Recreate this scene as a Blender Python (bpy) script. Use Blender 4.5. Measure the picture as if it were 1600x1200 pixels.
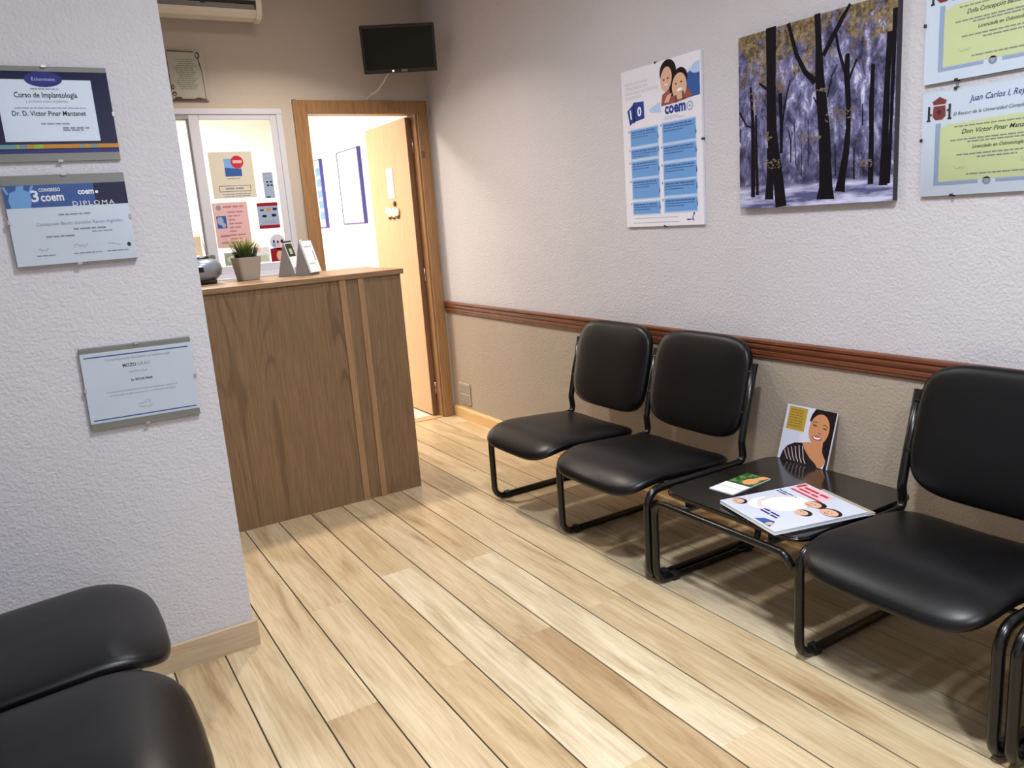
import bpy, bmesh, math, random
from mathutils import Vector, Matrix

for o in list(bpy.data.objects):
    bpy.data.objects.remove(o)
scene = bpy.context.scene
COL = scene.collection
random.seed(7)
R = math.radians

# ------------------------------------------------------------------ camera
CAM_H = 1.36
F_PX = 1229.24
yaw, pit, rol = 0.534079778, 0.212016376, 0.073823754
fw = Vector((math.sin(yaw)*math.cos(pit), math.cos(yaw)*math.cos(pit), -math.sin(pit)))
rt = Vector((math.cos(yaw), -math.sin(yaw), 0))
dn = fw.cross(rt)
rt2 = math.cos(rol)*rt + math.sin(rol)*dn
dn2 = -math.sin(rol)*rt + math.cos(rol)*dn
cd = bpy.data.cameras.new('camera')
cam = bpy.data.objects.new('camera', cd)
COL.objects.link(cam)
cd.sensor_fit = 'HORIZONTAL'
cd.sensor_width = 36.0
cd.lens = 36.0*F_PX/1600.0
cd.clip_start = 0.02
M = Matrix(((rt2.x, -dn2.x, -fw.x, 0), (rt2.y, -dn2.y, -fw.y, 0), (rt2.z, -dn2.z, -fw.z, CAM_H), (0, 0, 0, 1)))
cam.matrix_world = M
scene.camera = cam

# ------------------------------------------------------------------ world, exposure
scene.view_settings.view_transform = 'Standard'
scene.view_settings.look = 'None'
scene.view_settings.gamma = 1.0
scene.view_settings.use_curve_mapping = False
scene.view_settings.exposure = 0.55
wd = bpy.data.worlds.new('world')
scene.world = wd
wd.use_nodes = True
wd.node_tree.nodes['Background'].inputs[0].default_value = (0.05, 0.05, 0.055, 1)
wd.node_tree.nodes['Background'].inputs[1].default_value = 1.0

CEIL = 2.76
# ceiling lamps: x, y, ceiling height, watts, colour, disc radius, label
LAMPS = [
    (0.90, 1.00, CEIL, 30, (0.89, 0.94, 1.0), 0.11, 'round white ceiling downlight over the front of the waiting room'),
    (1.15, 2.75, CEIL, 8, (0.93, 0.96, 1.0), 0.10, 'round white ceiling downlight between the chairs and the reception counter'),
    (0.60, -0.60, CEIL, 26, (0.88, 0.94, 1.0), 0.11, 'round white ceiling downlight near the wall behind the viewer'),
    (1.30, 4.02, CEIL, 15, (1.0, 0.88, 0.76), 0.07, 'round white ceiling downlight above the wooden reception counter'),
]
BACK_LAMPS = [(1.05, 5.85, 2.6, 36), (1.2, 7.2, 2.6, 30)]

# ------------------------------------------------------------------ materials
def lin(v):
    v = v/255.0
    return v/12.92 if v <= 0.04045 else ((v+0.055)/1.055)**2.4
def c(r, g, b):
    return (lin(r), lin(g), lin(b), 1.0)
MATS = {}
def mat(name, col, rough=0.6, metal=0.0, coat=0.0, spec=0.5):
    if 'print' in name or 'ink' in name.split():
        spec = 0.12
    if name in MATS:
        return MATS[name]
    m = bpy.data.materials.new(name)
    m.use_nodes = True
    b = m.node_tree.nodes['Principled BSDF']
    b.inputs['Base Color'].default_value = col
    b.inputs['Roughness'].default_value = rough
    b.inputs['Metallic'].default_value = metal
    b.inputs['Coat Weight'].default_value = coat
    b.inputs['Specular IOR Level'].default_value = spec
    MATS[name] = m
    return m
def nodes(m):
    nt = m.node_tree
    return nt, nt.nodes, nt.links, nt.nodes['Principled BSDF']
def ramp(N, stops):
    r = N.new('ShaderNodeValToRGB')
    e = r.color_ramp.elements
    e[0].position, e[0].color = stops[0]
    e[1].position, e[1].color = stops[-1]
    for p, col in stops[1:-1]:
        x = e.new(p)
        x.color = col
    return r
def coords(N, L, scale, kind='Object'):
    if kind == 'World':
        t = N.new('ShaderNodeNewGeometry'); out = t.outputs['Position']
    else:
        t = N.new('ShaderNodeTexCoord'); out = t.outputs[kind]
    mp = N.new('ShaderNodeMapping')
    mp.inputs['Scale'].default_value = scale
    L.new(out, mp.inputs['Vector'])
    return mp.outputs['Vector']
def noise(N, L, vec, scale, detail=3, rough=0.5, dist=0.0):
    n = N.new('ShaderNodeTexNoise')
    n.inputs['Scale'].default_value = scale
    n.inputs['Detail'].default_value = detail
    n.inputs['Roughness'].default_value = rough
    n.inputs['Distortion'].default_value = dist
    L.new(vec, n.inputs['Vector'])
    return n.outputs['Fac']
def bump(N, L, b, h, strength, dist):
    bp = N.new('ShaderNodeBump')
    bp.inputs['Strength'].default_value = strength
    bp.inputs['Distance'].default_value = dist
    L.new(h, bp.inputs['Height'])
    L.new(bp.outputs['Normal'], b.inputs['Normal'])

def plaster(name, col, strength=0.38, scale=1.0, rough=0.75):
    m = mat(name, col, rough)
    nt, N, L, b = nodes(m)
    v = coords(N, L, (1, 1, 1), 'World')
    a = noise(N, L, v, 95*scale, 2, 0.5, 0.15)
    a2 = noise(N, L, v, 22*scale, 2, 0.5)
    mx = N.new('ShaderNodeMath'); mx.operation = 'MULTIPLY_ADD'
    L.new(a2, mx.inputs[0]); mx.inputs[1].default_value = 0.5; L.new(a, mx.inputs[2])
    bump(N, L, b, mx.outputs[0], strength, 0.006)
    f = noise(N, L, v, 2.2, 2)
    r = ramp(N, [(0.3, tuple(x*0.96 for x in col[:3])+(1,)), (0.7, col)])
    L.new(f, r.inputs[0]); L.new(r.outputs[0], b.inputs['Base Color'])
    return m

def wood(name, dark, light, sc=(14, 14, 0.9), rough=0.45, rings=False, coat=0.0, kind='Object'):
    m = mat(name, light, rough, coat=coat)
    nt, N, L, b = nodes(m)
    v = coords(N, L, sc, kind)
    a = noise(N, L, v, 6.0, 6, 0.65, 0.3)
    if rings:
        # cathedral figure: contour lines of a slow, tall noise
        n1 = noise(N, L, coords(N, L, (2.6, 2.6, 0.42), kind), 1.6, 1.0, 0.4)
        sp = N.new('ShaderNodeSeparateXYZ'); L.new(coords(N, L, (1, 1, 1), kind), sp.inputs[0])
        ph = N.new('ShaderNodeMath'); ph.operation = 'MULTIPLY'; L.new(n1, ph.inputs[0]); ph.inputs[1].default_value = 150.0
        sn = N.new('ShaderNodeMath'); sn.operation = 'SINE'; L.new(ph.outputs[0], sn.inputs[0])
        ln = ramp(N, [(0.55, (0, 0, 0, 1)), (0.95, (1, 1, 1, 1))]); L.new(sn.outputs[0], ln.inputs[0])
        mk = ramp(N, [(0.47, (0, 0, 0, 1)), (0.60, (1, 1, 1, 1))]); L.new(noise(N, L, coords(N, L, (6, 6, 0.25), kind), 1.1, 1.0), mk.inputs[0])
        pr_ = N.new('ShaderNodeMath'); pr_.operation = 'MULTIPLY'; L.new(ln.outputs[0], pr_.inputs[0]); L.new(mk.outputs[0], pr_.inputs[1])
        mm = N.new('ShaderNodeMath'); mm.operation = 'MULTIPLY_ADD'
        L.new(pr_.outputs[0], mm.inputs[0]); mm.inputs[1].default_value = -0.22; L.new(a, mm.inputs[2])
        a = mm.outputs[0]
    r = ramp(N, [(0.28, dark), (0.72, light)])
    L.new(a, r.inputs[0])
    L.new(r.outputs[0], b.inputs['Base Color'])
    bump(N, L, b, a, 0.12, 0.002)
    return m

def glass_mat(name, tint=(1, 1, 1, 1), refl=1.0):
    m = bpy.data.materials.new(name); m.use_nodes = True
    nt = m.node_tree; N = nt.nodes; L = nt.links
    N.remove(N['Principled BSDF'])
    t = N.new('ShaderNodeBsdfTransparent'); t.inputs[0].default_value = tint
    g = N.new('ShaderNodeBsdfGlossy'); g.inputs['Roughness'].default_value = 0.03
    fr = N.new('ShaderNodeFresnel'); fr.inputs[0].default_value = 1.45
    mx = N.new('ShaderNodeMixShader')
    hf = N.new('ShaderNodeMath'); hf.operation = 'MULTIPLY'; hf.inputs[1].default_value = 0.5; L.new(fr.outputs[0], hf.inputs[0])
    L.new(hf.outputs[0], mx.inputs[0]); L.new(t.outputs[0], mx.inputs[1]); L.new(g.outputs[0], mx.inputs[2])
    L.new(mx.outputs[0], N['Material Output'].inputs[0])
    return m

def emit_mat(name, col, s):
    m = bpy.data.materials.new(name); m.use_nodes = True
    b = m.node_tree.nodes['Principled BSDF']
    b.inputs['Base Color'].default_value = (0.8, 0.8, 0.8, 1)
    b.inputs['Emission Color'].default_value = col
    b.inputs['Emission Strength'].default_value = s
    return m

M_UPPER = plaster('stipple plaster lilac grey', c(201, 198, 203), 0.6)
M_LEFT = plaster('stipple plaster pale grey', c(199, 197, 203), 0.6, 1.15)
M_BACK_WARMLIT = plaster('plaster beige', c(190, 180, 168), 0.3)  # same paint as the upper walls; warm, dimmer light is tinted into the beige
M_LOWER = plaster('stipple plaster beige', c(172, 158, 142), 0.5)
M_WHITEWALL = mat('white wall paint', c(242, 240, 236), 0.8)
M_CEIL = mat('white ceiling paint', c(225, 222, 218), 0.85)
M_OAKTOP = wood('oak counter edge', c(118, 88, 60), c(158, 124, 90), (0.9, 14, 14), 0.4)
M_COUNTER = wood('oak veneer brown', c(106, 81, 57), c(146, 116, 84), (34, 34, 0.9), 0.5, rings=True)
M_BATTEN = wood('oak batten', c(136, 104, 72), c(174, 140, 104), (20, 20, 0.8), 0.45)
M_DOORFRAME = wood('oak door frame', c(132, 96, 60), c(172, 132, 90), (18, 18, 0.9), 0.4)
M_DOORLEAF = wood('pale beech door', c(188, 146, 104), c(208, 168, 126), (14, 14, 0.7), 0.4)
M_DOOREDGE = wood('dark door edge', c(104, 72, 50), c(136, 98, 70), (14, 14, 0.7), 0.45)
M_RAIL = wood('mahogany rail', c(84, 44, 28), c(132, 76, 50), (16, 0.7, 16), 0.35)
M_BASE_R = wood('light oak skirting', c(206, 164, 108), c(228, 190, 136), (16, 0.9, 16), 0.35)
M_BASE_L = wood('beige skirting', c(172, 150, 122), c(196, 174, 146), (0.9, 16, 16), 0.45)
M_LEATHER = mat('black leatherette', c(8, 8, 10), 0.36, spec=0.32)
nt, N, L, b = nodes(M_LEATHER)
bump(N, L, b, noise(N, L, coords(N, L, (1, 1, 1)), 420, 2), 0.12, 0.001)
M_TUBE = mat('black enamelled steel', c(9, 9, 10), 0.25, spec=0.5)
M_RUBBER = mat('black rubber', c(18, 18, 18), 0.7)
M_TABLE = wood('black ash table top', c(20, 18, 17), c(40, 36, 33), (3, 30, 30), 0.1, coat=0.3)
M_WHITEALU = mat('white aluminium', c(205, 207, 218), 0.35)
M_GREYALU = mat('grey aluminium', c(150, 152, 155), 0.4)
M_GLASS = glass_mat('clear glass')
M_PAPER = mat('white paper', c(226, 230, 236), 0.55)
M_PAPERBLUE = mat('bluish white paper', c(206, 218, 232), 0.5)
M_MOUNT = mat('grey mount board', c(128, 130, 126), 0.6)
M_CLIP = mat('steel clip', c(190, 190, 190), 0.25, 1.0)
M_DARKCLIP = mat('dark clip', c(40, 40, 42), 0.4)
M_INK = mat('black ink', c(42, 46, 56), 0.6)
M_INKGREY = mat('grey ink', c(140, 146, 158), 0.6)
M_INKPALE = mat('pale grey ink', c(182, 188, 200), 0.6)
M_NAVY = mat('navy print', c(28, 32, 66), 0.5)
M_PURPLE = mat('violet blue print', c(52, 52, 124), 0.5)
M_BLUE = mat('blue print', c(60, 92, 156), 0.5)
M_SKYBLUE = mat('sky blue print', c(116, 168, 222), 0.5)
M_CARD = mat('card blue print', c(108, 156, 214), 0.5)
M_CARDPALE = mat('card pale blue print', c(176, 200, 236), 0.5)
M_LOGO = mat('logo blue print', c(44, 66, 146), 0.5)
M_WHITEINK = mat('white print', c(236, 240, 246), 0.5)
M_OCHRE = mat('ochre print', c(190, 136, 50), 0.5)
M_LIME = mat('lime print', c(150, 180, 70), 0.5)
M_TEALP = mat('teal print', c(110, 150, 160), 0.5)
M_SKIN = mat('printed skin tone', c(216, 172, 148), 0.5)
M_SKIN2 = mat('printed warm skin tone', c(196, 136, 96), 0.5)
M_HAIR = mat('printed dark hair', c(34, 24, 24), 0.5)
M_RED = mat('red print', c(190, 48, 66), 0.5)
M_DKRED = mat('dark red print', c(140, 30, 44), 0.5)
M_PINK = mat('pink paper', c(214, 176, 178), 0.6)
M_CREAM = mat('cream paper', c(206, 202, 186), 0.6)
M_YGREEN = mat('yellow green paper', c(204, 214, 162), 0.5)
M_BORDER = mat('blue grey engraved border', c(150, 168, 196), 0.5)
M_BLACKPLASTIC = mat('black plastic', c(14, 14, 16), 0.35)
M_SCREEN = mat('black screen', c(5, 6, 8), 0.16, spec=0.2)
M_WHITEPLASTIC = mat('off white plastic', c(222, 216, 200), 0.4)
M_GREYPLASTIC = mat('grey plastic', c(120, 120, 116), 0.5)
M_DARKSLOT = mat('dark slot', c(16, 16, 18), 0.6)
M_SILVER = mat('silver plastic', c(150, 160, 176), 0.28, 0.5)
M_POT = mat('grey ceramic pot', c(172, 164, 150), 0.7)
M_SOIL = mat('dark soil', c(30, 26, 20), 0.9)
M_WHITECABLE = mat('white cable', c(214, 210, 204), 0.5)
M_GREYCARD = mat('grey card', c(150, 148, 146), 0.6)
M_SOCKET = mat('beige socket plastic', c(176, 162, 148), 0.4)
M_GROOVE = mat('dark joint', c(62, 52, 42), 0.9)
M_TILE = mat('pale floor tile', c(214, 206, 196), 0.4)
M_GOLD = mat('mustard print', c(176, 146, 56), 0.6)

def wood_floor():
    m = mat('laminate plank', c(205, 180, 140), 0.33)
    nt, N, L, b = nodes(m)
    g = N.new('ShaderNodeNewGeometry')
    oi = N.new('ShaderNodeObjectInfo')
    cmb = N.new('ShaderNodeCombineXYZ')
    mu = N.new('ShaderNodeMath'); mu.operation = 'MULTIPLY'; mu.inputs[1].default_value = 57.0
    L.new(oi.outputs['Random'], mu.inputs[0])
    L.new(mu.outputs[0], cmb.inputs[0]); L.new(mu.outputs[0], cmb.inputs[1])
    ad = N.new('ShaderNodeVectorMath'); ad.operation = 'ADD'
    L.new(g.outputs['Position'], ad.inputs[0]); L.new(cmb.outputs[0], ad.inputs[1])
    mp = N.new('ShaderNodeMapping'); mp.inputs['Scale'].default_value = (9.0, 1.1, 1.0)
    L.new(ad.outputs[0], mp.inputs['Vector'])
    a = noise(N, L, mp.outputs[0], 1.3, 5, 0.62, 0.9)
    mp2 = N.new('ShaderNodeMapping'); mp2.inputs['Scale'].default_value = (40.0, 2.2, 1.0)
    L.new(ad.outputs[0], mp2.inputs['Vector'])
    a2 = noise(N, L, mp2.outputs[0], 2.0, 4, 0.6, 0.4)
    r1 = ramp(N, [(0.28, (0.60, 0.50, 0.40, 1)), (0.42, (0.86, 0.81, 0.74, 1)), (0.55, (1.0, 0.98, 0.95, 1)), (0.75, (1.08, 1.08, 1.08, 1))])
    L.new(a, r1.inputs[0])
    r2 = ramp(N, [(0.3, (0.80, 0.75, 0.68, 1)), (0.58, (1, 1, 1, 1))])
    L.new(a2, r2.inputs[0])
    x1 = N.new('ShaderNodeMixRGB'); x1.blend_type = 'MULTIPLY'; x1.inputs[0].default_value = 1
    L.new(r1.outputs[0], x1.inputs[1]); L.new(r2.outputs[0], x1.inputs[2])
    x2 = N.new('ShaderNodeMixRGB'); x2.blend_type = 'MULTIPLY'; x2.inputs[0].default_value = 1
    L.new(x1.outputs[0], x2.inputs[1]); L.new(oi.outputs['Color'], x2.inputs[2])
    L.new(x2.outputs[0], b.inputs['Base Color'])
    return m
M_PLANK = wood_floor()

# ------------------------------------------------------------------ mesh helpers
def link(o, parent=None):
    COL.objects.link(o)
    if parent is not None:
        o.parent = parent
    return o
def mesh_obj(name, verts, faces, m, parent=None, smooth=False):
    me = bpy.data.meshes.new(name)
    me.from_pydata([tuple(v) for v in verts], [], faces)
    me.update()
    if m is not None:
        me.materials.append(m)
    if smooth:
        me.polygons.foreach_set('use_smooth', [True]*len(me.polygons))
    return link(bpy.data.objects.new(name, me), parent)
def bm_obj(name, bm, m, parent=None, smooth=False):
    me = bpy.data.meshes.new(name)
    bm.normal_update()
    bm.to_mesh(me); bm.free()
    me.materials.append(m)
    if smooth:
        me.polygons.foreach_set('use_smooth', [True]*len(me.polygons))
    return link(bpy.data.objects.new(name, me), parent)
def add_box(bm, x0, x1, y0, y1, z0, z1, bev=0.0, seg=2):
    r = bmesh.ops.create_cube(bm, size=1.0)
    vs = r['verts']
    for v in vs:
        v.co = Vector((x0+(v.co.x+.5)*(x1-x0), y0+(v.co.y+.5)*(y1-y0), z0+(v.co.z+.5)*(z1-z0)))
    if bev > 0:
        es = list({e for v in vs for e in v.link_edges})
        bmesh.ops.bevel(bm, geom=es, offset=bev, segments=seg, affect='EDGES', profile=0.5)
def box(name, x0, x1, y0, y1, z0, z1, m, parent=None, bev=0.0, seg=2):
    bm = bmesh.new()
    add_box(bm, x0, x1, y0, y1, z0, z1, bev, seg)
    return bm_obj(name, bm, m, parent)
def boxes(name, lst, m, parent=None, bev=0.0):
    bm = bmesh.new()
    for t in lst:
        add_box(bm, *t) if len(t) == 7 else add_box(bm, *t, bev)
    return bm_obj(name, bm, m, parent)
def fillet(pts, rad, n=6):
    P = [Vector(p) for p in pts]
    if not isinstance(rad, (list, tuple)):
        rad = [rad]*len(P)
    out = [P[0]]
    for i in range(1, len(P)-1):
        a, b_, d = P[i-1], P[i], P[i+1]
        u = (a-b_).normalized(); w = (d-b_).normalized()
        ang = u.angle(w)
        if rad[i] <= 0 or ang > 3.12:
            out.append(b_); continue
        t = min(rad[i]/math.tan(ang/2), (a-b_).length*0.49, (d-b_).length*0.49)
        r = t*math.tan(ang/2)
        cen = b_ + (u+w).normalized()*(r/math.sin(ang/2))
        s = b_+u*t-cen; e = b_+w*t-cen
        tot = s.angle(e); ax = s.cross(e).normalized()
        for k in range(n+1):
            out.append(cen + Matrix.Rotation(tot*k/n, 3, ax) @ s)
    out.append(P[-1])
    return out
def tube_bm(bm, pts, r, seg=10, cap=True):
    rings = []
    up = None
    for i, p in enumerate(pts):
        if i == 0: t = pts[1]-p
        elif i == len(pts)-1: t = p-pts[i-1]
        else: t = (pts[i+1]-p).normalized()+(p-pts[i-1]).normalized()
        t = t.normalized()
        if up is None:
            up = Vector((0, 0, 1)) if abs(t.z) < 0.9 else Vector((1, 0, 0))
        n = (up - t*up.dot(t))
        if n.length < 1e-5:
            n = t.orthogonal()
        n.normalize(); up = n
        bn = t.cross(n)
        rr = r[i] if isinstance(r, (list, tuple)) else r
        rings.append([bm.verts.new(p + (n*math.cos(a)+bn*math.sin(a))*rr) for a in [2*math.pi*k/seg for k in range(seg)]])
    for a, b_ in zip(rings[:-1], rings[1:]):
        for k in range(seg):
            bm.faces.new((a[k], a[(k+1) % seg], b_[(k+1) % seg], b_[k]))
    if cap:
        bm.faces.new(list(reversed(rings[0]))); bm.faces.new(rings[-1])
def tube(name, pts, r, m, parent=None, rad=0.0, seg=10):
    bm = bmesh.new()
    tube_bm(bm, fillet(pts, rad) if len(pts) > 2 else [Vector(p) for p in pts], r, seg)
    bmesh.ops.recalc_face_normals(bm, faces=bm.faces)
    return bm_obj(name, bm, m, parent, True)
def lathe(name, prof, m, parent=None, seg=28, sx=1.0, sy=1.0, smooth=True):
    vs, fs = [], []
    for (r, z) in prof:
        for k in range(seg):
            a = 2*math.pi*k/seg
            vs.append((r*math.cos(a)*sx, r*math.sin(a)*sy, z))
    for i in range(len(prof)-1):
        for k in range(seg):
            fs.append((i*seg+k, i*seg+(k+1) % seg, (i+1)*seg+(k+1) % seg, (i+1)*seg+k))
    fs.append(tuple(reversed(range(seg))))
    fs.append(tuple(range((len(prof)-1)*seg, len(prof)*seg)))
    return mesh_obj(name, vs, fs, m, parent, smooth)
def prism(name, prof, axis, a0, a1, m, parent=None):
    """extrude a closed 2-D profile along x or y"""
    n = len(prof)
    vs = []
    for a in (a0, a1):
        for (u, z) in prof:
            vs.append((a, u, z) if axis == 'x' else (u, a, z))
    fs = [(i, (i+1) % n, n+(i+1) % n, n+i) for i in range(n)]
    fs += [tuple(reversed(range(n))), tuple(range(n, 2*n))]
    o = mesh_obj(name, vs, fs, m, parent)
    bm = bmesh.new(); bm.from_mesh(o.data); bmesh.ops.recalc_face_normals(bm, faces=bm.faces); bm.to_mesh(o.data); bm.free()
    return o
def tag(o, label=None, cat=None, group=None, kind=None):
    if label: o['label'] = label
    if cat: o['category'] = cat
    if group: o['group'] = group
    if kind: o['kind'] = kind
    return o
def thing(name, label, cat, loc=(0, 0, 0), rot=(0, 0, 0), group=None):
    o = bpy.data.objects.new(name, None)
    o.empty_display_size = 0.05
    COL.objects.link(o)
    o.location = loc; o.rotation_euler = rot
    return tag(o, label, cat, group)
def struct(o):
    o['kind'] = 'structure'
    return o
def copy_tree(o, parent=None):
    q = o.copy(); COL.objects.link(q); q.parent = parent
    for ch in list(o.children):
        copy_tree(ch, q)
    return q

# ------------------------------------------------------------------ the shell
XR, YB, YL, XP = 2.41, 4.89, 2.575, 0.442
XL, YF = -0.62, -1.7
BT = 0.12                     # back wall thickness
# back wall with the window and the door opening
WX0, WX1, WZ0, WZ1 = 0.30, 1.437, 1.10, 2.07
DX0, DX1, DZ1 = 1.56, 2.34, 2.075
bw = []
bw.append((XL-0.1, WX0, YB, YB+BT, 0, CEIL))
bw.append((WX0, WX1, YB, YB+BT, 0, WZ0))
bw.append((WX0, WX1, YB, YB+BT, WZ1, CEIL))
bw.append((WX1, DX0, YB, YB+BT, 0, CEIL))
bw.append((DX0, DX1, YB, YB+BT, DZ1, CEIL))
bw.append((DX1, XR+0.1, YB, YB+BT, 0, CEIL))
struct(boxes('wall_back', bw, M_BACK_WARMLIT))
RAIL0, RAIL1 = 0.735, 0.812
wr = struct(box('wall_right', XR, XR+0.1, YF-0.1, YB, RAIL0+0.03, CEIL, M_UPPER))
box('wainscot', XR, XR+0.1, YF-0.1, YB, 0, RAIL0+0.03, M_LOWER, wr)
struct(box('wall_partition', XL, XP, YL, YL+0.13, 0, CEIL, M_LEFT))
struct(box('wall_left', XL-0.1, XL, YF-0.1, YB, 0, CEIL, M_LEFT))
struct(box('wall_front', XL, XR, YF-0.1, YF, 0, CEIL, M_UPPER))
struct(box('ceiling', XL-0.1, XR+0.1, YF-0.1, YB+BT, CEIL, CEIL+0.1, M_CEIL))
# room beyond the back wall
BX0, BX1, BY1, BCEIL = 0.0, 2.46, 8.1, 2.6
struct(box('wall_backroom_right', BX1, BX1+0.1, YB+BT, BY1, 0, BCEIL, M_WHITEWALL))
struct(box('wall_backroom_left', BX0-0.1, BX0, YB+BT, BY1, 0, BCEIL, M_WHITEWALL))
struct(box('wall_backroom_far', BX0-0.1, BX1+0.1, BY1, BY1+0.1, 0, BCEIL, M_WHITEWALL))
struct(box('wall_backroom_front', BX0, BX1, YB+BT, YB+BT+0.004, DZ1+0.06, BCEIL, M_WHITEWALL))
struct(box('ceiling_backroom', BX0-0.1, BX1+0.1, YB+BT, BY1+0.1, BCEIL, BCEIL+0.1, M_WHITEWALL))
struct(box('floor_backroom', BX0-0.1, BX1+0.1, YB+0.02, BY1+0.1, -0.03, 0.0, M_TILE))

# floor: a dark bed with every plank a piece of its own
fl = struct(box('floor', XL-0.1, XR+0.1, YF-0.1, YB+0.02, -0.03, -0.0028, M_GROOVE))
PW, PX0, PLEN = 0.158772, 0.336453, 1.415
PALE, MID, TAN, DTAN = (220, 206, 178), (214, 195, 161), (209, 187, 151), (198, 172, 134)
tones = {(4, 1): PALE, (4, 2): TAN, (5, 1): DTAN, (5, 2): MID, (3, 1): TAN, (3, 2): TAN, (6, 1): PALE, (6, 2): TAN,
         (6, 0): MID, (1, 1): DTAN, (1, 2): MID, (2, 1): MID, (2, 2): MID, (7, 1): MID, (7, 2): MID, (8, 1): MID, (8, 2): MID, (0, 1): MID}
pm = bpy.data.meshes.new('plank')
bm = bmesh.new(); add_box(bm, -0.5, 0.5, 0, 1, -1, 0); bm.to_mesh(pm); bm.free()
pm.materials.append(M_PLANK)
rnd = random.Random(3)
ends = {-1: 2.7, -2: 2.1, 0: 2.74, 1: 2.006, 2: 2.674, 3: 2.04, 4: 2.777, 5: 2.039, 6: 2.688, 7: 2.06, 8: 3.529, 9: 2.25, 10: 2.9}
for i in range(-7, 14):
    xa = max(PX0+i*PW, XL); xb = min(PX0+(i+1)*PW, XR)
    if xb-xa < 0.01: continue
    e = ends.get(i, 2.0+rnd.random()*1.4)
    if e > 2.3: k0 = -4
    else: k0 = -3
    cuts = [e+k*PLEN for k in range(-5, 5)]
    idx = {round(e, 4): 0}
    for a, b_ in zip(cuts[:-1], cuts[1:]):
        y0, y1 = max(a, YF), min(b_, YB+0.02)
        if y1-y0 < 0.02: continue
        # key: 2 = beyond the joint nearest the counter, 1 = the plank this side of it, 0 = the next one
        kk = 2+round((a-e)/PLEN)
        o = bpy.data.objects.new('plank', pm)
        link(o, fl)
        o.location = ((xa+xb)/2, y0, 0.0)
        o.scale = (xb-xa-0.0050, y1-y0-0.0002, 0.003)
        t = tones.get((i, kk)) or (rnd.choice([MID, TAN]) if kk > 2 else rnd.choice([PALE, MID, MID, TAN, TAN]))
        j = rnd.uniform(0.97, 1.03)
        q = c(*[min(255, v*j) for v in t])
        o.color = q

# skirting and chair rail
bb = struct(prism('baseboard_right', [(XR, 0), (XR-0.018, 0), (XR-0.018, 0.066), (XR-0.010, 0.078), (XR, 0.078)], 'y', YF, YB-0.03, M_BASE_R))
struct(prism('baseboard_partition', [(YL, 0), (YL-0.012, 0), (YL-0.012, 0.088), (YL-0.008, 0.094), (YL, 0.094)], 'x', XL, XP+0.012, M_BASE_L))
struct(box('baseboard_corner', XP, XP+0.012, YL, YL+0.13, 0, 0.094, M_BASE_L))
zr = RAIL0
prof = [(0, 0), (-0.008, 0), (-0.013, 0.006), (-0.013, 0.014), (-0.017, 0.018), (-0.017, 0.030), (-0.013, 0.033), (-0.018, 0.038), (-0.022, 0.046),
        (-0.022, 0.054), (-0.017, 0.058), (-0.024, 0.064), (-0.024, 0.073), (-0.020, 0.077), (0, 0.077)]
struct(prism('trim_1', [(XR+u, zr+v) for u, v in prof], 'y', YF, YB-0.02, M_RAIL))

# ------------------------------------------------------------------ door
d1 = thing('door_1', None, None, (0, 0, 0)); struct(d1)
FX0, FX1, FZ = 1.506, 2.392, 2.12
fr = boxes('door_frame', [
    (FX0, 1.592, YB-0.016, YB, 0, FZ, 0.004), (2.318, FX1, YB-0.016, YB, 0, FZ, 0.004), (1.592, 2.318, YB-0.016, YB, 2.04, FZ, 0.004),
    (DX0, 1.592, YB, YB+BT+0.005, 0, DZ1), (2.308, DX1, YB, YB+BT+0.005, 0, DZ1), (1.592, 2.308, YB, YB+BT+0.005, 2.045, DZ1)], M_DOORFRAME, d1)
box('plug', 2.322, 2.346, YB-0.021, YB-0.0155, 1.765, 1.805, M_DOOREDGE, fr, 0.003)
lf = box('door_leaf', 2.266, 2.300, YB+0.072, YB+0.79, 0.012, 2.03, M_DOORLEAF, d1, 0.001, 1)
box('hinge_edge', 2.266, 2.300, YB+0.068, YB+0.0725, 0.012, 2.03, M_DOOREDGE, lf)
for z in (0.2, 1.0, 1.85):
    bm = bmesh.new()
    tube_bm(bm, [Vector((2.303, YB+0.064, z-0.045)), Vector((2.303, YB+0.064, z+0.045))], 0.006, 8)
    bm_obj('hinge', bm, M_CLIP, lf, True)
bm = bmesh.new()
tube_bm(bm, fillet([(2.266, YB+0.73, 1.02), (2.215, YB+0.73, 1.02), (2.215, YB+0.62, 1.02)], 0.015), 0.008, 8)
bm_obj('handle', bm, M_CLIP, lf, True)
box('threshold', 1.592, 2.308, YB+0.0, YB+0.1, 0.0, 0.004, M_DOORLEAF, d1)

ds = thing('door_sign', 'narrow white sign plate on the open wooden door', 'sign', (2.266, 5.30, 1.53), (0, 0, R(-90)))
box('plate', -0.057, 0.057, -0.004, 0, 0, 0.205, M_WHITEINK, ds, 0.0015)
dorn = thing('door_ornament', 'small cream cut-out ornament fixed below the white sign on the door', 'ornament', (2.266, 5.31, 1.385), (0, 0, R(-90)))

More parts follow.
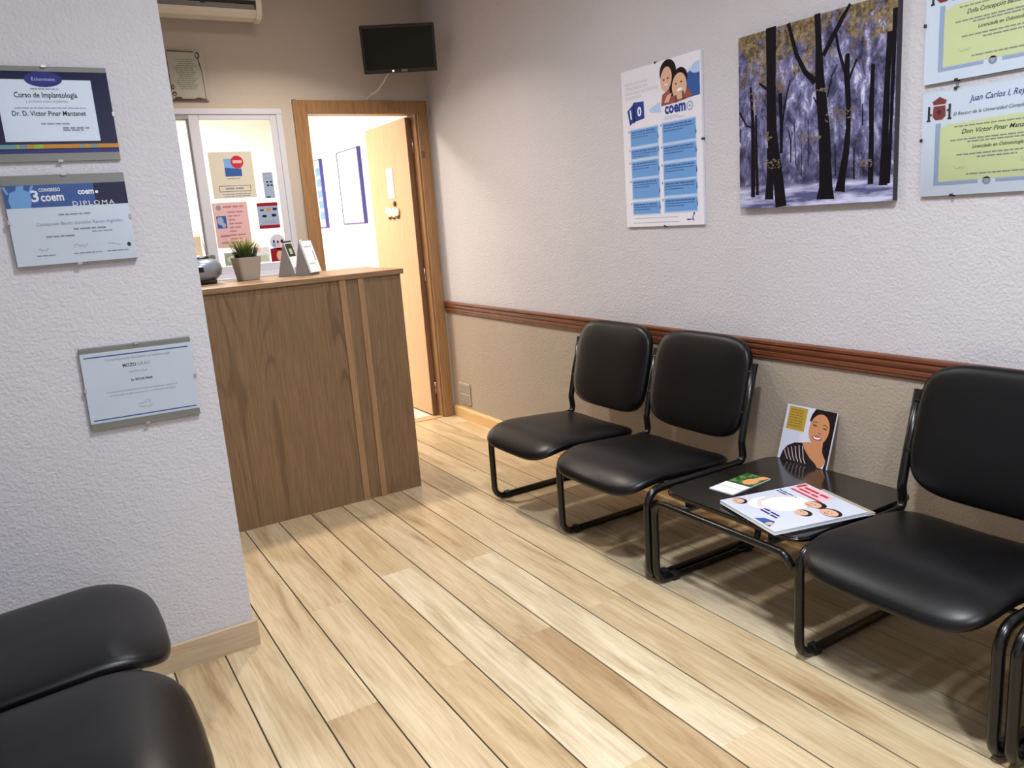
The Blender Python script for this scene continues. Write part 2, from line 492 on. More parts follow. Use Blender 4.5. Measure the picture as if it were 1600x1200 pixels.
# ------------------------------------------------------------------ window in the back wall
w1 = thing('window_1', None, None); struct(w1)
y0, y1 = YB-0.006, YB+0.06
boxes('window_frame', [(WX0, WX1, y0, y1, WZ1-0.032, WZ1, 0.003), (WX0, WX1, y0, y1, WZ0, WZ0+0.035, 0.003),
      (WX1-0.034, WX1, y0, y1, WZ0+0.035, WZ1-0.032, 0.003), (WX0, WX0+0.034, y0, y1, WZ0+0.035, WZ1-0.032, 0.003)], M_WHITEALU, w1)
def sash(xa, xb, ya, yb_, st):
    s = boxes('sash', [(xa, xa+st, ya, yb_, WZ0+0.035, WZ1-0.032, 0.003), (xb-0.036, xb, ya, yb_, WZ0+0.035, WZ1-0.032, 0.003),
              (xa+st, xb-0.036, ya, yb_, WZ1-0.06, WZ1-0.032, 0.003), (xa+st, xb-0.036, ya, yb_, WZ0+0.035, WZ0+0.08, 0.003)], M_WHITEALU, w1)
    box('pane', xa+st, xb-0.036, (ya+yb_)/2-0.002, (ya+yb_)/2+0.002, WZ0+0.08, WZ1-0.06, M_GLASS, s)
sash(0.908, WX1-0.034, YB+0.0, YB+0.026, 0.055)
sash(0.334, 0.935, YB+0.030, YB+0.056, 0.05)
box('track_cover', 0.334, 0.908, YB+0.0, YB+0.028, WZ1-0.055, WZ1-0.032, M_GREYALU, w1)
box('sill', WX0, WX1, YB-0.05, YB-0.006, WZ0-0.02, WZ0+0.012, M_WHITEALU, w1, 0.003)

# ------------------------------------------------------------------ printing on flat things
def text_geo(txt, size, align='LEFT', shear=0.0, bold=0.0, space=1.0):
    cu = bpy.data.curves.new('txt', 'FONT')
    cu.body = txt; cu.size = size; cu.align_x = align; cu.shear = shear; cu.offset = bold; cu.space_character = space
    cu.resolution_u = 2
    ob = bpy.data.objects.new('txt', cu); COL.objects.link(ob)
    dg = bpy.context.evaluated_depsgraph_get()
    me = bpy.data.meshes.new_from_object(ob.evaluated_get(dg))
    vs = [(v.co.x, v.co.y) for v in me.vertices]; fs = [tuple(p.vertices) for p in me.polygons]
    bpy.data.objects.remove(ob); bpy.data.curves.remove(cu); bpy.data.meshes.remove(me)
    return vs, fs
TEXTS = []
def words(x0, x1, z, h, seed=0, wmin=2.0, wmax=6.0):
    r = random.Random(seed); out = []; x = x0
    while x < x1-h:
        w = min(h*r.uniform(wmin, wmax), x1-x)
        out.append(('r', x, z-h/2, x+w, z+h/2)); x += w+h*0.7
    return out
def scribble(x, z, w, h, seed):
    r = random.Random(seed); pts = []
    n = 9
    for i in range(n):
        pts.append((x+w*i/(n-1)+r.uniform(-.08, .08)*w, z+h*r.uniform(-0.5, 0.5)*(1 if i % 2 else -1)))
    return ('l', pts, w*0.022)
FINE = ('lettering', 'features', 'signatures', 'small', 'leaves', 'numerals', 'emblem', 'tip', 'logos', 'brows', 'curl', 'columns', 'smile', 'pattern', 'heads', 'oval_letter', 'oval', 'border', 'lips')
def prn(parent, name, m, shapes, layer=1, base=0.0):
    """flat print: shapes in the local x-z plane, in front of local y = -base"""
    fine = any(f in name for f in FINE)
    groups = [shapes] if fine else [[q] for q in shapes]
    o = None
    for gi, g in enumerate(groups):
        o = prn1(parent, name, m, g, -base-0.0003*layer-0.00002*gi)
        if fine and len(g) > 1:
            o['kind'] = 'stuff'
    return o
def prn1(parent, name, m, shapes, y):
    vs, fs = [], []
    for si, s in enumerate(shapes):
        k = len(vs)
        y -= 0.000004
        if s[0] == 'r':
            _, a, b_, d, e = s
            vs += [(a, y, b_), (d, y, b_), (d, y, e), (a, y, e)]; fs.append((k, k+1, k+2, k+3))
        elif s[0] == 'p':
            vs += [(p[0], y, p[1]) for p in s[1]]; fs.append(tuple(range(k, k+len(s[1]))))
        elif s[0] == 'e':
            _, cx, cz, rx, rz = s[:5]
            a0 = s[5] if len(s) > 5 else 0.0
            n = 28
            for i in range(n):
                t = 2*math.pi*i/n
                u, w = rx*math.cos(t), rz*math.sin(t)
                vs.append((cx+u*math.cos(a0)-w*math.sin(a0), y, cz+u*math.sin(a0)+w*math.cos(a0)))
            fs.append(tuple(range(k, k+n)))
        elif s[0] == 'l':
            # one mitred ribbon
            pts, w = s[1], s[2]
            n = len(pts)
            for i in range(n):
                wa = w if not isinstance(w, (list, tuple)) else w[i]
                p0 = pts[max(0, i-1)]; p1 = pts[min(n-1, i+1)]
                d = math.hypot(p1[0]-p0[0], p1[1]-p0[1]) or 1e-6
                nx, nz = -(p1[1]-p0[1])/d, (p1[0]-p0[0])/d
                vs += [(pts[i][0]-nx*wa/2, y, pts[i][1]-nz*wa/2), (pts[i][0]+nx*wa/2, y, pts[i][1]+nz*wa/2)]
            for i in range(n-1):
                fs.append((k+2*i, k+2*i+2, k+2*i+3, k+2*i+1))
        elif s[0] == 't':
            _, txt, x, z, size = s[:5]
            kw = dict(s[5]) if len(s) > 5 else {}
            fit = kw.pop('fit', None)
            tv, tf = text_geo(txt, size, **kw)
            if fit:
                xs = [p[0] for p in tv]; w0 = max(xs)-min(xs); cx = (max(xs)+min(xs))/2
                tv = [((p[0]-cx)*fit/w0+(0 if kw.get('align') == 'CENTER' else fit/2), p[1]) for p in tv]
            vs += [(x+p[0], y, z+p[1]) for p in tv]; fs += [tuple(q+k for q in f) for f in tf]
    return mesh_obj(name, vs, fs, m, parent)
CT = 'CENTER'
def T(txt, x, z, size, fit=None, **kw):
    d = dict(align=kw.pop('align', CT)); d.update(kw)
    if fit: d['fit'] = fit
    return ('t', txt, x, z, size, d)

# ---- framed documents on the partition wall: local x right, z up, front -y
def clip_frame(label, x, y, z, w, h, rotz, paper, ph0, ph1, cat='diploma', mount=M_MOUNT, clips=M_CLIP, depth=0.014, tilt=0.0, pw0=0.0, pw1=0.0):
    t = thing('framed_diploma', label, cat, (x, y, z), (0, tilt, rotz))
    box('backing_board', -w/2, w/2, -depth+0.003, -0.0005, 0, h, mount, t)
    p = box('paper_sheet', -w/2+pw0, w/2-pw1, -depth+0.0018, -depth+0.003, ph0, h-ph1, paper, t)
    box('glass', -w/2, w/2, -depth-0.001, -depth+0.0008, 0, h, M_GLASS, t)
    for (cx, cz, hz) in ((0, 0, 0), (0, h, 0), (-w/2, h/2, 1), (w/2, h/2, 1)):
        if hz: box('clip', cx-0.003, cx+0.003, -depth-0.003, -0.001, cz-0.006, cz+0.006, clips, t)
        else: box('clip', cx-0.006, cx+0.006, -depth-0.003, -0.001, cz-0.003, cz+0.003, clips, t)
    return t, depth-0.0018

# upper navy one
W_, H_ = 0.302, 0.246
t, bs = clip_frame('glass framed course diploma with navy border and rainbow strip, uppermost on the partition wall', 0.126, YL, 1.593, W_, H_, 0, M_NAVY, 0.022, 0.013)
prn(t, 'certificate_panel', M_PAPERBLUE, [('r', -0.120, 0.052, 0.108, 0.212)], 1, bs)
prn(t, 'printed_oval', M_PURPLE, [('e', -0.006, 0.213, 0.045, 0.020), ('r', -0.151, 0.022, 0.151, 0.030)], 2, bs)
x = -0.151; r_ = random.Random(1)
strip = {0: [], 1: [], 2: []}
while x < 0.15:
    w = r_.uniform(0.006, 0.02)
    k = 0 if x < -0.085 else (1 if x < -0.02 else 2)
    if r_.random() < 0.2: k = (k+1) % 3
    strip[k].append(('r', x, 0.0335, min(x+w, 0.151), 0.0445)); x += w
for k, m_ in ((0, M_TEALP), (1, M_LIME), (2, M_OCHRE)):
    prn(t, 'printed_strip', m_, strip[k], 2, bs)
prn(t, 'lettering', M_INK, [T('Curso de Implantología', -0.006, 0.166, 0.02, 0.150, bold=0.0003), T('Dr. D. Víctor Pinar Manzanet', -0.005, 0.119, 0.018, 0.176, bold=0.0003)], 2, bs)
prn(t, 'small_lettering', M_INKGREY, [T('y prótesis sobre implantes', -0.006, 0.153, 0.011, 0.100)] + words(-0.085, 0.085, 0.139, 0.0028, 2) + words(-0.03, 0.045, 0.098, 0.004, 3)
    + words(0.02, 0.085, 0.087, 0.005, 4) + words(0.02, 0.07, 0.081, 0.004, 5) + [scribble(0.05, 0.073, 0.02, 0.01, 3)] + words(-0.04, 0.03, 0.188, 0.003, 6), 2, bs)
prn(t, 'oval_lettering', M_CARDPALE, [T('Eckermann', -0.006, 0.209, 0.013, 0.055)], 3, bs)

# middle one, blue header
W_, H_ = 0.300, 0.244
t, bs = clip_frame('glass framed diploma with dark blue header, middle one on the partition wall', 0.126, YL, 1.313, W_, H_, 0, M_PAPERBLUE, 0.003, 0.026, depth=0.022)
prn(t, 'header_band', M_BLUE, [('r', -0.15, 0.158, 0.068, 0.218)], 1, bs)
prn(t, 'header_band_dark', M_NAVY, [('r', 0.068, 0.158, 0.15, 0.218)], 1, bs)
prn(t, 'printed_hand', M_SKYBLUE, [('p', [(-0.138, 0.158), (-0.142, 0.18), (-0.135, 0.2), (-0.12, 0.205), (-0.118, 0.216), (-0.10, 0.217), (-0.102, 0.206), (-0.09, 0.2), (-0.086, 0.18), (-0.092, 0.158)]),
    ('l', [(-0.14, 0.195), (-0.148, 0.215)], 0.006), ('l', [(-0.09, 0.195), (-0.08, 0.216)], 0.006)], 2, bs)
prn(t, 'header_lettering', M_WHITEINK, [T('CONGRESO', -0.041, 0.1995, 0.013, 0.052, bold=0.0003), T('coem', -0.037, 0.174, 0.032, 0.056, bold=0.0008), T('3', -0.078, 0.174, 0.042, 0.018, bold=0.001),
    T('coem', 0.047, 0.189, 0.022, 0.040, bold=0.0008), ('e', 0.074, 0.1935, 0.004, 0.004), T('DIPLOMA', 0.062, 0.158, 0.018, 0.105, space=1.3)], 3, bs)
prn(t, 'small_lettering', M_INKGREY, [T('Concepción Benito González Ramos Argüelles', 0.02, 0.108, 0.013, 0.215, shear=0.25)] + words(-0.03, 0.055, 0.136, 0.004, 7) + words(0.0, 0.085, 0.095, 0.0045, 8)
    + words(-0.07, 0.005, 0.078, 0.004, 9) + words(0.045, 0.10, 0.086, 0.003, 10) + words(-0.1, -0.05, 0.028, 0.003, 11) + words(-0.01, 0.06, 0.028, 0.003, 12) + words(0.075, 0.13, 0.028, 0.003, 13), 2, bs)
prn(t, 'signatures', M_INK, [scribble(-0.095, 0.044, 0.03, 0.012, 5), scribble(-0.005, 0.05, 0.035, 0.014, 8), scribble(0.08, 0.05, 0.03, 0.012, 11), ('e', 0.134, 0.043, 0.005, 0.006)], 2, bs)

# lowest one
W_, H_ = 0.302, 0.242
t, bs = clip_frame('glass framed white certificate with two blue lines, lowest on the partition wall', 0.2285, YL, 0.826, W_, H_, 0, M_PAPERBLUE, 0.020, 0.015, tilt=R(0.9), depth=0.018)
prn(t, 'printed_rule', M_BLUE, [('r', -0.142, 0.2125, 0.142, 0.216), ('r', -0.142, 0.027, 0.142, 0.0305)], 1, bs)
prn(t, 'lettering', M_INK, [T('MOZO', -0.026, 0.176, 0.014, 0.036, bold=0.00025), T('Dr. VICTOR PINAR', 0.002, 0.132, 0.0095, 0.06, bold=0.0003), scribble(-0.018, 0.063, 0.035, 0.02, 21), scribble(-0.02, 0.05, 0.04, 0.006, 22)], 1, bs)
prn(t, 'small_lettering', M_INKGREY, [T('Curso Mejorando Resultados en Implantología', 0.0, 0.199, 0.0095, 0.176), T('GRAU', 0.012, 0.176, 0.014, 0.034), T('CERTIFICA QUE', -0.005, 0.157, 0.0075, 0.05),
    T('Ha asistido al Curso Mejorando Resultados en Implantología, celebrado el', 0, 0.104, 0.0075, 0.192), T('día 4 de octubre de 2014, impartido en la ciudad del Instituto de Madrid', 0, 0.093, 0.0075, 0.18)], 1, bs)

# ---- scroll picture on the back wall
W_, H_ = 0.205, 0.262
t = thing('framed_parchment', 'small glass framed parchment with scrolled brown border above the white window', 'picture', (0.932, YB, 2.112), (R(2.5), 0, 0))
M_PARCH = mat('parchment', c(186, 182, 168), 0.6)
box('backing_board', -W_/2, W_/2, -0.012, -0.0005, 0, H_, M_INK, t)
box('parchment_sheet', -W_/2+0.004, W_/2, -0.0132, -0.012, 0, H_, M_PARCH, t)
M_BROWNINK = mat('brown print', c(96, 78, 70), 0.6)
prn(t, 'printed_border', M_BROWNINK, [('l', [(0.066, 0.24), (0.075, 0.19), (0.083, 0.15), (0.086, 0.01)], [0.004, 0.008, 0.004, 0.003]), ('e', 0.068, 0.238, 0.013, 0.018), ('l', [(-0.093, 0.25), (-0.092, 0.05)], 0.004),
    ('e', -0.082, 0.07, 0.009, 0.013), ('e', -0.078, 0.035, 0.012, 0.012), ('e', -0.06, 0.012, 0.02, 0.008), ('l', [(-0.09, 0.004), (0.09, 0.006)], 0.009), ('l', [(-0.09, 0.257), (0.05, 0.256)], 0.007), ('e', 0.05, 0.01, 0.02, 0.006)], 1, 0.0132)
prn(t, 'printed_curl', M_PARCH, [('e', 0.066, 0.238, 0.005, 0.010), ('e', -0.082, 0.07, 0.004, 0.006), ('e', -0.078, 0.033, 0.005, 0.006)], 2, 0.0132)
M_GREENINK = mat('grey green ink', c(140, 142, 134), 0.6)
prn(t, 'lettering', M_GREENINK, sum([words(-0.05+0.01*math.sin(i), 0.055-0.012*abs(math.sin(i*2.1)), 0.215-i*0.011, 0.0045, 30+i) for i in range(15)], []), 1, 0.0132)
box('glass', -W_/2, W_/2, -0.0165, -0.0145, 0, H_, M_GLASS, t)

# ---- right wall things: rotz -90 so local x runs towards the viewer's right
RZ = R(-90)
# coem poster
PY, PZ = 2.655, 1.262
W_, H_ = 0.492, 0.678
t = thing('wall_poster', 'tall white dental health poster with ten blue text boxes on the right wall', 'poster', (XR, PY, PZ), (0, 0, RZ))
M_POSTER = mat('poster white', c(226, 224, 234), 0.45)
box('poster_board', -W_/2, W_/2, -0.012, -0.0005, 0, H_, M_POSTER, t)
for cx, cz in ((-0.02, H_), (0.01, 0), (W_/2, 0.34)):
    box('clip', cx-0.004, cx+0.004, -0.0145, -0.001, cz-0.004, cz+0.004, M_DARKCLIP, t)
pb = 0.012
def P(u, v):   # poster fractions (u right, v down) to local
    return (-W_/2+u*W_, H_-v*H_)
def pr(u0, v0, u1, v1):
    a = P(u0, v0); b_ = P(u1, v1)
    return ('r', a[0], b_[1], b_[0], a[1])
cardsL = [(0.378, 0.478), (0.499, 0.557), (0.578, 0.678), (0.697, 0.815), (0.842, 0.916)]
cardsR = [(0.373, 0.488), (0.507, 0.597), (0.617, 0.711), (0.726, 0.811), (0.831, 0.912)]
sh, pale, txt, nums, tips = [], [], [], [], []
for i, (a, b_) in enumerate(cardsL):
    sh.append(pr(0.105, a, 0.465, b_)); pale.append(pr(0.095, a-0.009, 0.475, b_+0.009)); nums.append(pr(0.078, a, 0.088, a+0.012))
    q = P(0.465, b_-0.02); tips.append(('p', [(q[0], q[1]), (q[0]+0.006, q[1]+0.01), (q[0], q[1]+0.035)]))
    for j in range(3):
        p0 = P(0.12, a+0.014+j*0.016); p1 = P(0.44-0.1*(j == 2), a)
        txt += words(p0[0], p1[0], p0[1], 0.0055 if j == 0 else 0.0035, 50+i*5+j)
for i, (a, b_) in enumerate(cardsR):
    sh.append(pr(0.53, a, 0.925, b_)); pale.append(pr(0.52, a-0.009, 0.935, b_+0.009)); nums.append(pr(0.503, a, 0.513, a+0.012))
    q = P(0.925, b_-0.02); tips.append(('p', [(q[0], q[1]), (q[0]+0.006, q[1]+0.01), (q[0], q[1]+0.035)]))
    for j in range(3):
        p0 = P(0.545, a+0.014+j*0.016); p1 = P(0.90-0.12*(j == 2), a)
        txt += words(p0[0], p1[0], p0[1], 0.0055 if j == 0 else 0.0035, 90+i*5+j)
prn(t, 'card_margin', M_CARDPALE, pale, 1, pb)
prn(t, 'blue_card', M_CARD, sh, 2, pb)
prn(t, 'card_tip', M_LOGO, tips + nums, 2, pb)
M_CARDINK = mat('card ink', c(72, 104, 160), 0.5)
prn(t, 'card_lettering', M_CARDINK, txt, 3, pb)
a = P(0.0, 0)
def pp(lst): return ('p', [P(u, v) for u, v in lst])
prn(t, 'cube_print', M_LOGO, [pp([(0.07, 0.25), (0.155, 0.215), (0.155, 0.325), (0.10, 0.345)]), pp([(0.165, 0.205), (0.295, 0.21), (0.30, 0.315), (0.17, 0.325)])], 1, pb)
prn(t, 'cube_edge', M_NAVY, [pp([(0.15, 0.213), (0.168, 0.203), (0.172, 0.327), (0.152, 0.337)])], 2, pb)
o1 = P(0.122, 0.305); o2 = P(0.235, 0.295)
prn(t, 'cube_numerals', M_WHITEINK, [T('1', o1[0], o1[1], 0.055, bold=0.0015, shear=-0.15), T('0', o2[0], o2[1], 0.055, bold=0.0015)], 3, pb)
o1 = P(0.70, 0.316)
prn(t, 'logo_lettering', M_LOGO, [T('coem', o1[0]-0.005, o1[1], 0.062, 0.125, bold=0.0025)], 1, pb)
q = P(0.865, 0.296); ring = [(q[0]+0.016*math.cos(a_*0.35), q[1]+0.016*math.sin(a_*0.35)) for a_ in range(19)]
prn(t, 'logo_ring', M_BORDER, [('l', ring, 0.006), ('e', q[0], q[1], 0.006, 0.006)], 1, pb)
small = []
for j, s in enumerate(['DECÁLOGO PARA', 'DISFRUTAR DE UNA', 'BUENA SALUD BUCODENTAL', 'DE LA FAMILIA']):
    o1 = P(0.05, 0.085+0.028*j+0.012)
    small.append(T(s, o1[0], o1[1], 0.018, [0.15, 0.15, 0.215, 0.105][j], align='LEFT'))
o1 = P(0.555, 0.348)
prn(t, 'heading_lettering', M_INKPALE, small + words(P(0.555, 0)[0], P(0.80, 0)[0], o1[1], 0.004, 140) + words(P(0.555, 0)[0], P(0.72, 0)[0], o1[1]+0.008, 0.004, 141)
    + words(P(0.12, 0)[0], P(0.7, 0)[0], P(0, 0.945)[1], 0.004, 142) + words(P(0.1, 0)[0], P(0.72, 0)[0], P(0, 0.975)[1], 0.004, 143), 1, pb)
prn(t, 'footer_emblem', M_LOGO, [('l', [P(0.885, 0.935), P(0.87, 0.955), P(0.885, 0.975)], 0.005), ('e', *P(0.888, 0.93), 0.005, 0.005)] + words(P(0.8, 0)[0], P(0.87, 0)[0], P(0, 0.966)[1], 0.006, 144), 1, pb)
# photo of two people on the poster
prn(t, 'photo_background', M_CARDPALE, [pp([(0.36, 0.27), (0.5, 0.235), (0.52, 0.3), (0.38, 0.29)])], 1, pb)
prn(t, 'photo_globe', M_BLUE, [pp([(0.80, 0.17), (0.84, 0.11), (0.92, 0.085), (0.985, 0.09), (0.985, 0.245), (0.86, 0.25)])], 1, pb)
prn(t, 'photo_globe_light', M_CARDPALE, [pp([(0.86, 0.095), (0.93, 0.06), (0.985, 0.055), (0.985, 0.12), (0.92, 0.12)])], 2, pb)
M_COAT = mat('printed brown top', c(150, 84, 80), 0.5)
prn(t, 'photo_clothes', M_COAT, [pp([(0.52, 0.265), (0.54, 0.2), (0.66, 0.165), (0.80, 0.16), (0.90, 0.235), (0.86, 0.25), (0.7, 0.262)])], 3, pb)
prn(t, 'photo_hair', M_HAIR, [('e', *P(0.615, 0.075), 0.050, 0.050), ('e', *P(0.665, 0.12), 0.022, 0.068), ('e', *P(0.762, 0.125), 0.042, 0.040)], 4, pb)
prn(t, 'photo_face', M_SKIN, [('e', *P(0.593, 0.112), 0.034, 0.048, -0.2), ('e', *P(0.75, 0.172), 0.043, 0.052, -0.1), pp([(0.56, 0.25), (0.6, 0.21), (0.66, 0.2), (0.62, 0.25)])], 5, pb)
prn(t, 'photo_features', M_BROWNINK, [('e', *P(0.565, 0.115), 0.006, 0.004), ('e', *P(0.615, 0.11), 0.006, 0.004), ('e', *P(0.71, 0.155), 0.006, 0.004), ('e', *P(0.775, 0.15), 0.006, 0.004),
    ('l', [P(0.70, 0.22), P(0.715, 0.262)], 0.012), ('l', [P(0.79, 0.205), P(0.80, 0.255)], 0.012)], 6, pb)
prn(t, 'photo_smile', M_WHITEINK, [('e', *P(0.752, 0.192), 0.016, 0.006, 0.15), ('e', *P(0.592, 0.145), 0.010, 0.003, 0.1)], 6, pb)

# forest canvas
FYc, FZ0, FW, FH = 1.883, 1.315, 0.636, 0.62
t = thing('forest_picture', 'square canvas photograph of dark tree trunks in a violet snowy wood', 'picture', (XR, FYc, FZ0), (0, 0, RZ))
mf = mat('forest print', c(120, 120, 170), 0.5)
nt, N, L, b = nodes(mf)
tc = N.new('ShaderNodeTexCoord')
sx = N.new('ShaderNodeSeparateXYZ'); L.new(tc.outputs['Object'], sx.inputs[0])
v = coords(N, L, (1.0, 1.0, 0.55))
a = noise(N, L, v, 26, 6, 0.72, 0.4)
r1 = ramp(N, [(0.32, c(30, 28, 48)), (0.45, c(78, 76, 108)), (0.56, c(124, 122, 164)), (0.68, c(212, 212, 236))])
L.new(a, r1.inputs[0])
# denser dark wood low down in the picture, snow on the ground
mr = N.new('ShaderNodeMapRange'); mr.inputs[1].default_value = 0.06; mr.inputs[2].default_value = 0.30; mr.inputs[3].default_value = 0.62; mr.inputs[4].default_value = 1.0
L.new(sx.outputs[2], mr.inputs[0])
mxa = N.new('ShaderNodeMixRGB'); mxa.blend_type = 'MULTIPLY'; mxa.inputs[0].default_value = 1.0
L.new(r1.outputs[0], mxa.inputs[1]); L.new(mr.outputs[0], mxa.inputs[2])
v2 = coords(N, L, (0.35, 1, 2.2))
g1 = noise(N, L, v2, 16, 4, 0.6)
r2 = ramp(N, [(0.40, c(84, 84, 126)), (0.62, c(196, 198, 228))])
L.new(g1, r2.inputs[0])
gm = N.new('ShaderNodeMapRange'); gm.inputs[1].default_value = 0.085; gm.inputs[2].default_value = 0.065
L.new(sx.outputs[2], gm.inputs[0])
mxb = N.new('ShaderNodeMixRGB'); L.new(gm.outputs[0], mxb.inputs[0]); L.new(mxa.outputs[0], mxb.inputs[1]); L.new(r2.outputs[0], mxb.inputs[2])
f1 = noise(N, L, coords(N, L, (1, 1, 1)), 8, 6, 0.85, 0.3)
zm = N.new('ShaderNodeMapRange'); zm.inputs[1].default_value = 0.28; zm.inputs[2].default_value = 0.6; zm.inputs[3].default_value = -0.20; zm.inputs[4].default_value = 0.05
L.new(sx.outputs[2], zm.inputs[0])
fa = N.new('ShaderNodeMath'); fa.operation = 'ADD'; L.new(f1, fa.inputs[0]); L.new(zm.outputs[0], fa.inputs[1])
rf = ramp(N, [(0.46, (0, 0, 0, 1)), (0.53, (1, 1, 1, 1))]); L.new(fa.outputs[0], rf.inputs[0])
f2 = noise(N, L, coords(N, L, (1, 1, 1)), 60, 4, 0.7)
rc = ramp(N, [(0.35, c(58, 52, 50)), (0.5, c(122, 104, 72)), (0.68, c(158, 142, 110))]); L.new(f2, rc.inputs[0])
mxc = N.new('ShaderNodeMixRGB'); L.new(rf.outputs[0], mxc.inputs[0]); L.new(mxb.outputs[0], mxc.inputs[1]); L.new(rc.outputs[0], mxc.inputs[2])
L.new(mxc.outputs[0], b.inputs['Base Color'])
box('canvas', -FW/2, FW/2, -0.026, -0.0005, 0, FH, mat('canvas edge', c(52, 48, 58), 0.7), t, 0.001, 1)
prn(t, 'printed_photograph', mf, [('r', -FW/2, 0, FW/2, FH)], 1, 0.026)
def Q(px, py):   # pixel in the enlarged crop of the picture -> local coordinates
    u = (px-81+(px-81)*0.0)/(955-81.0)
    top = 215-u*(215+25); bot = 1148-u*(1148-1103)
    return (-FW/2+u*FW, FH*(bot-py)/(bot-top))
def trunk(pts):
    return ('l', [Q(x_, y_) for x_, y_, w_ in pts], [w_/874.0*FW for x_, y_, w_ in pts])
big = [trunk([(290, 150, 62), (290, 500, 56), (292, 700, 62), (310, 860, 70), (335, 990, 62), (350, 1132, 68)]),
       trunk([(285, 800, 46), (283, 950, 40), (275, 1092, 56)]),
       trunk([(556, 78, 32), (566, 250, 34), (572, 420, 50), (582, 520, 56), (600, 700, 62), (608, 900, 66), (612, 1020, 74), (610, 1092, 100)]),
       trunk([(550, 440, 34), (490, 385, 24), (440, 290, 22), (393, 128, 20)]),
       trunk([(590, 300, 22), (640, 200, 26), (690, 100, 22), (728, 30, 14)]),
       trunk([(718, 290, 22), (716, 400, 30), (727, 560, 26), (728, 700, 26), (718, 830, 34), (700, 960, 38), (688, 1048, 54)]),
       trunk([(710, 400, 16), (672, 270, 14), (655, 170, 12)]), trunk([(728, 430, 12), (765, 320, 10)]),
       trunk([(846, 350, 18), (842, 560, 24), (846, 760, 24), (846, 1008, 28)]),
       trunk([(922, 180, 26), (914, 500, 28), (912, 800, 34), (908, 1015, 42)]), trunk([(944, 60, 22), (940, 560, 16), (934, 1005, 14)]),
       trunk([(160, 470, 14), (172, 640, 22), (174, 900, 28), (170, 1080, 26)]), trunk([(192, 620, 12), (196, 860, 16), (200, 1068, 18)]),
       trunk([(345, 500, 22), (352, 680, 18), (352, 830, 18)]), trunk([(352, 700, 14), (375, 560, 9), (404, 430, 6)]),
       trunk([(410, 880, 6), (410, 760, 8), (395, 700, 4)]), trunk([(430, 640, 4), (440, 900, 5)]), trunk([(510, 640, 4), (512, 900, 5)]), trunk([(470, 700, 4), (474, 960, 4)]),
       trunk([(615, 520, 6), (640, 400, 5), (668, 350, 4)]), trunk([(800, 560, 5), (800, 680, 6)]), trunk([(760, 800, 6), (762, 980, 8)]), trunk([(660, 780, 5), (664, 960, 6)]),
       trunk([(85, 610, 12), (130, 680, 8), (160, 690, 8)]), trunk([(215, 450, 10), (265, 480, 14)]), trunk([(90, 700, 8), (92, 780, 6)]), trunk([(560, 560, 10), (540, 520, 6)])]
prn(t, 'printed_trunks', mat('printed black trunk', c(16, 13, 20), 0.5), big, 2, 0.026)
leafp = []
r_ = random.Random(12)
for (cx, cy, wx, wy, n) in ((300, 890, 45, 25, 9), (520, 745, 60, 25, 10), (680, 620, 80, 40, 14), (275, 735, 18, 22, 5), (578, 482, 30, 8, 4), (120, 440, 35, 60, 10), (340, 440, 16, 60, 7), (820, 890, 30, 20, 6), (185, 560, 20, 60, 8)):
    for _ in range(n*4):
        p_ = Q(cx+r_.uniform(-wx, wx), cy+r_.uniform(-wy, wy))
        leafp.append(('e', p_[0], p_[1], r_.uniform(0.002, 0.006), r_.uniform(0.0015, 0.003), r_.uniform(-0.7, 0.8)))
prn(t, 'printed_leaves', mat('printed leaves', c(116, 102, 82), 0.5), leafp, 3, 0.026)

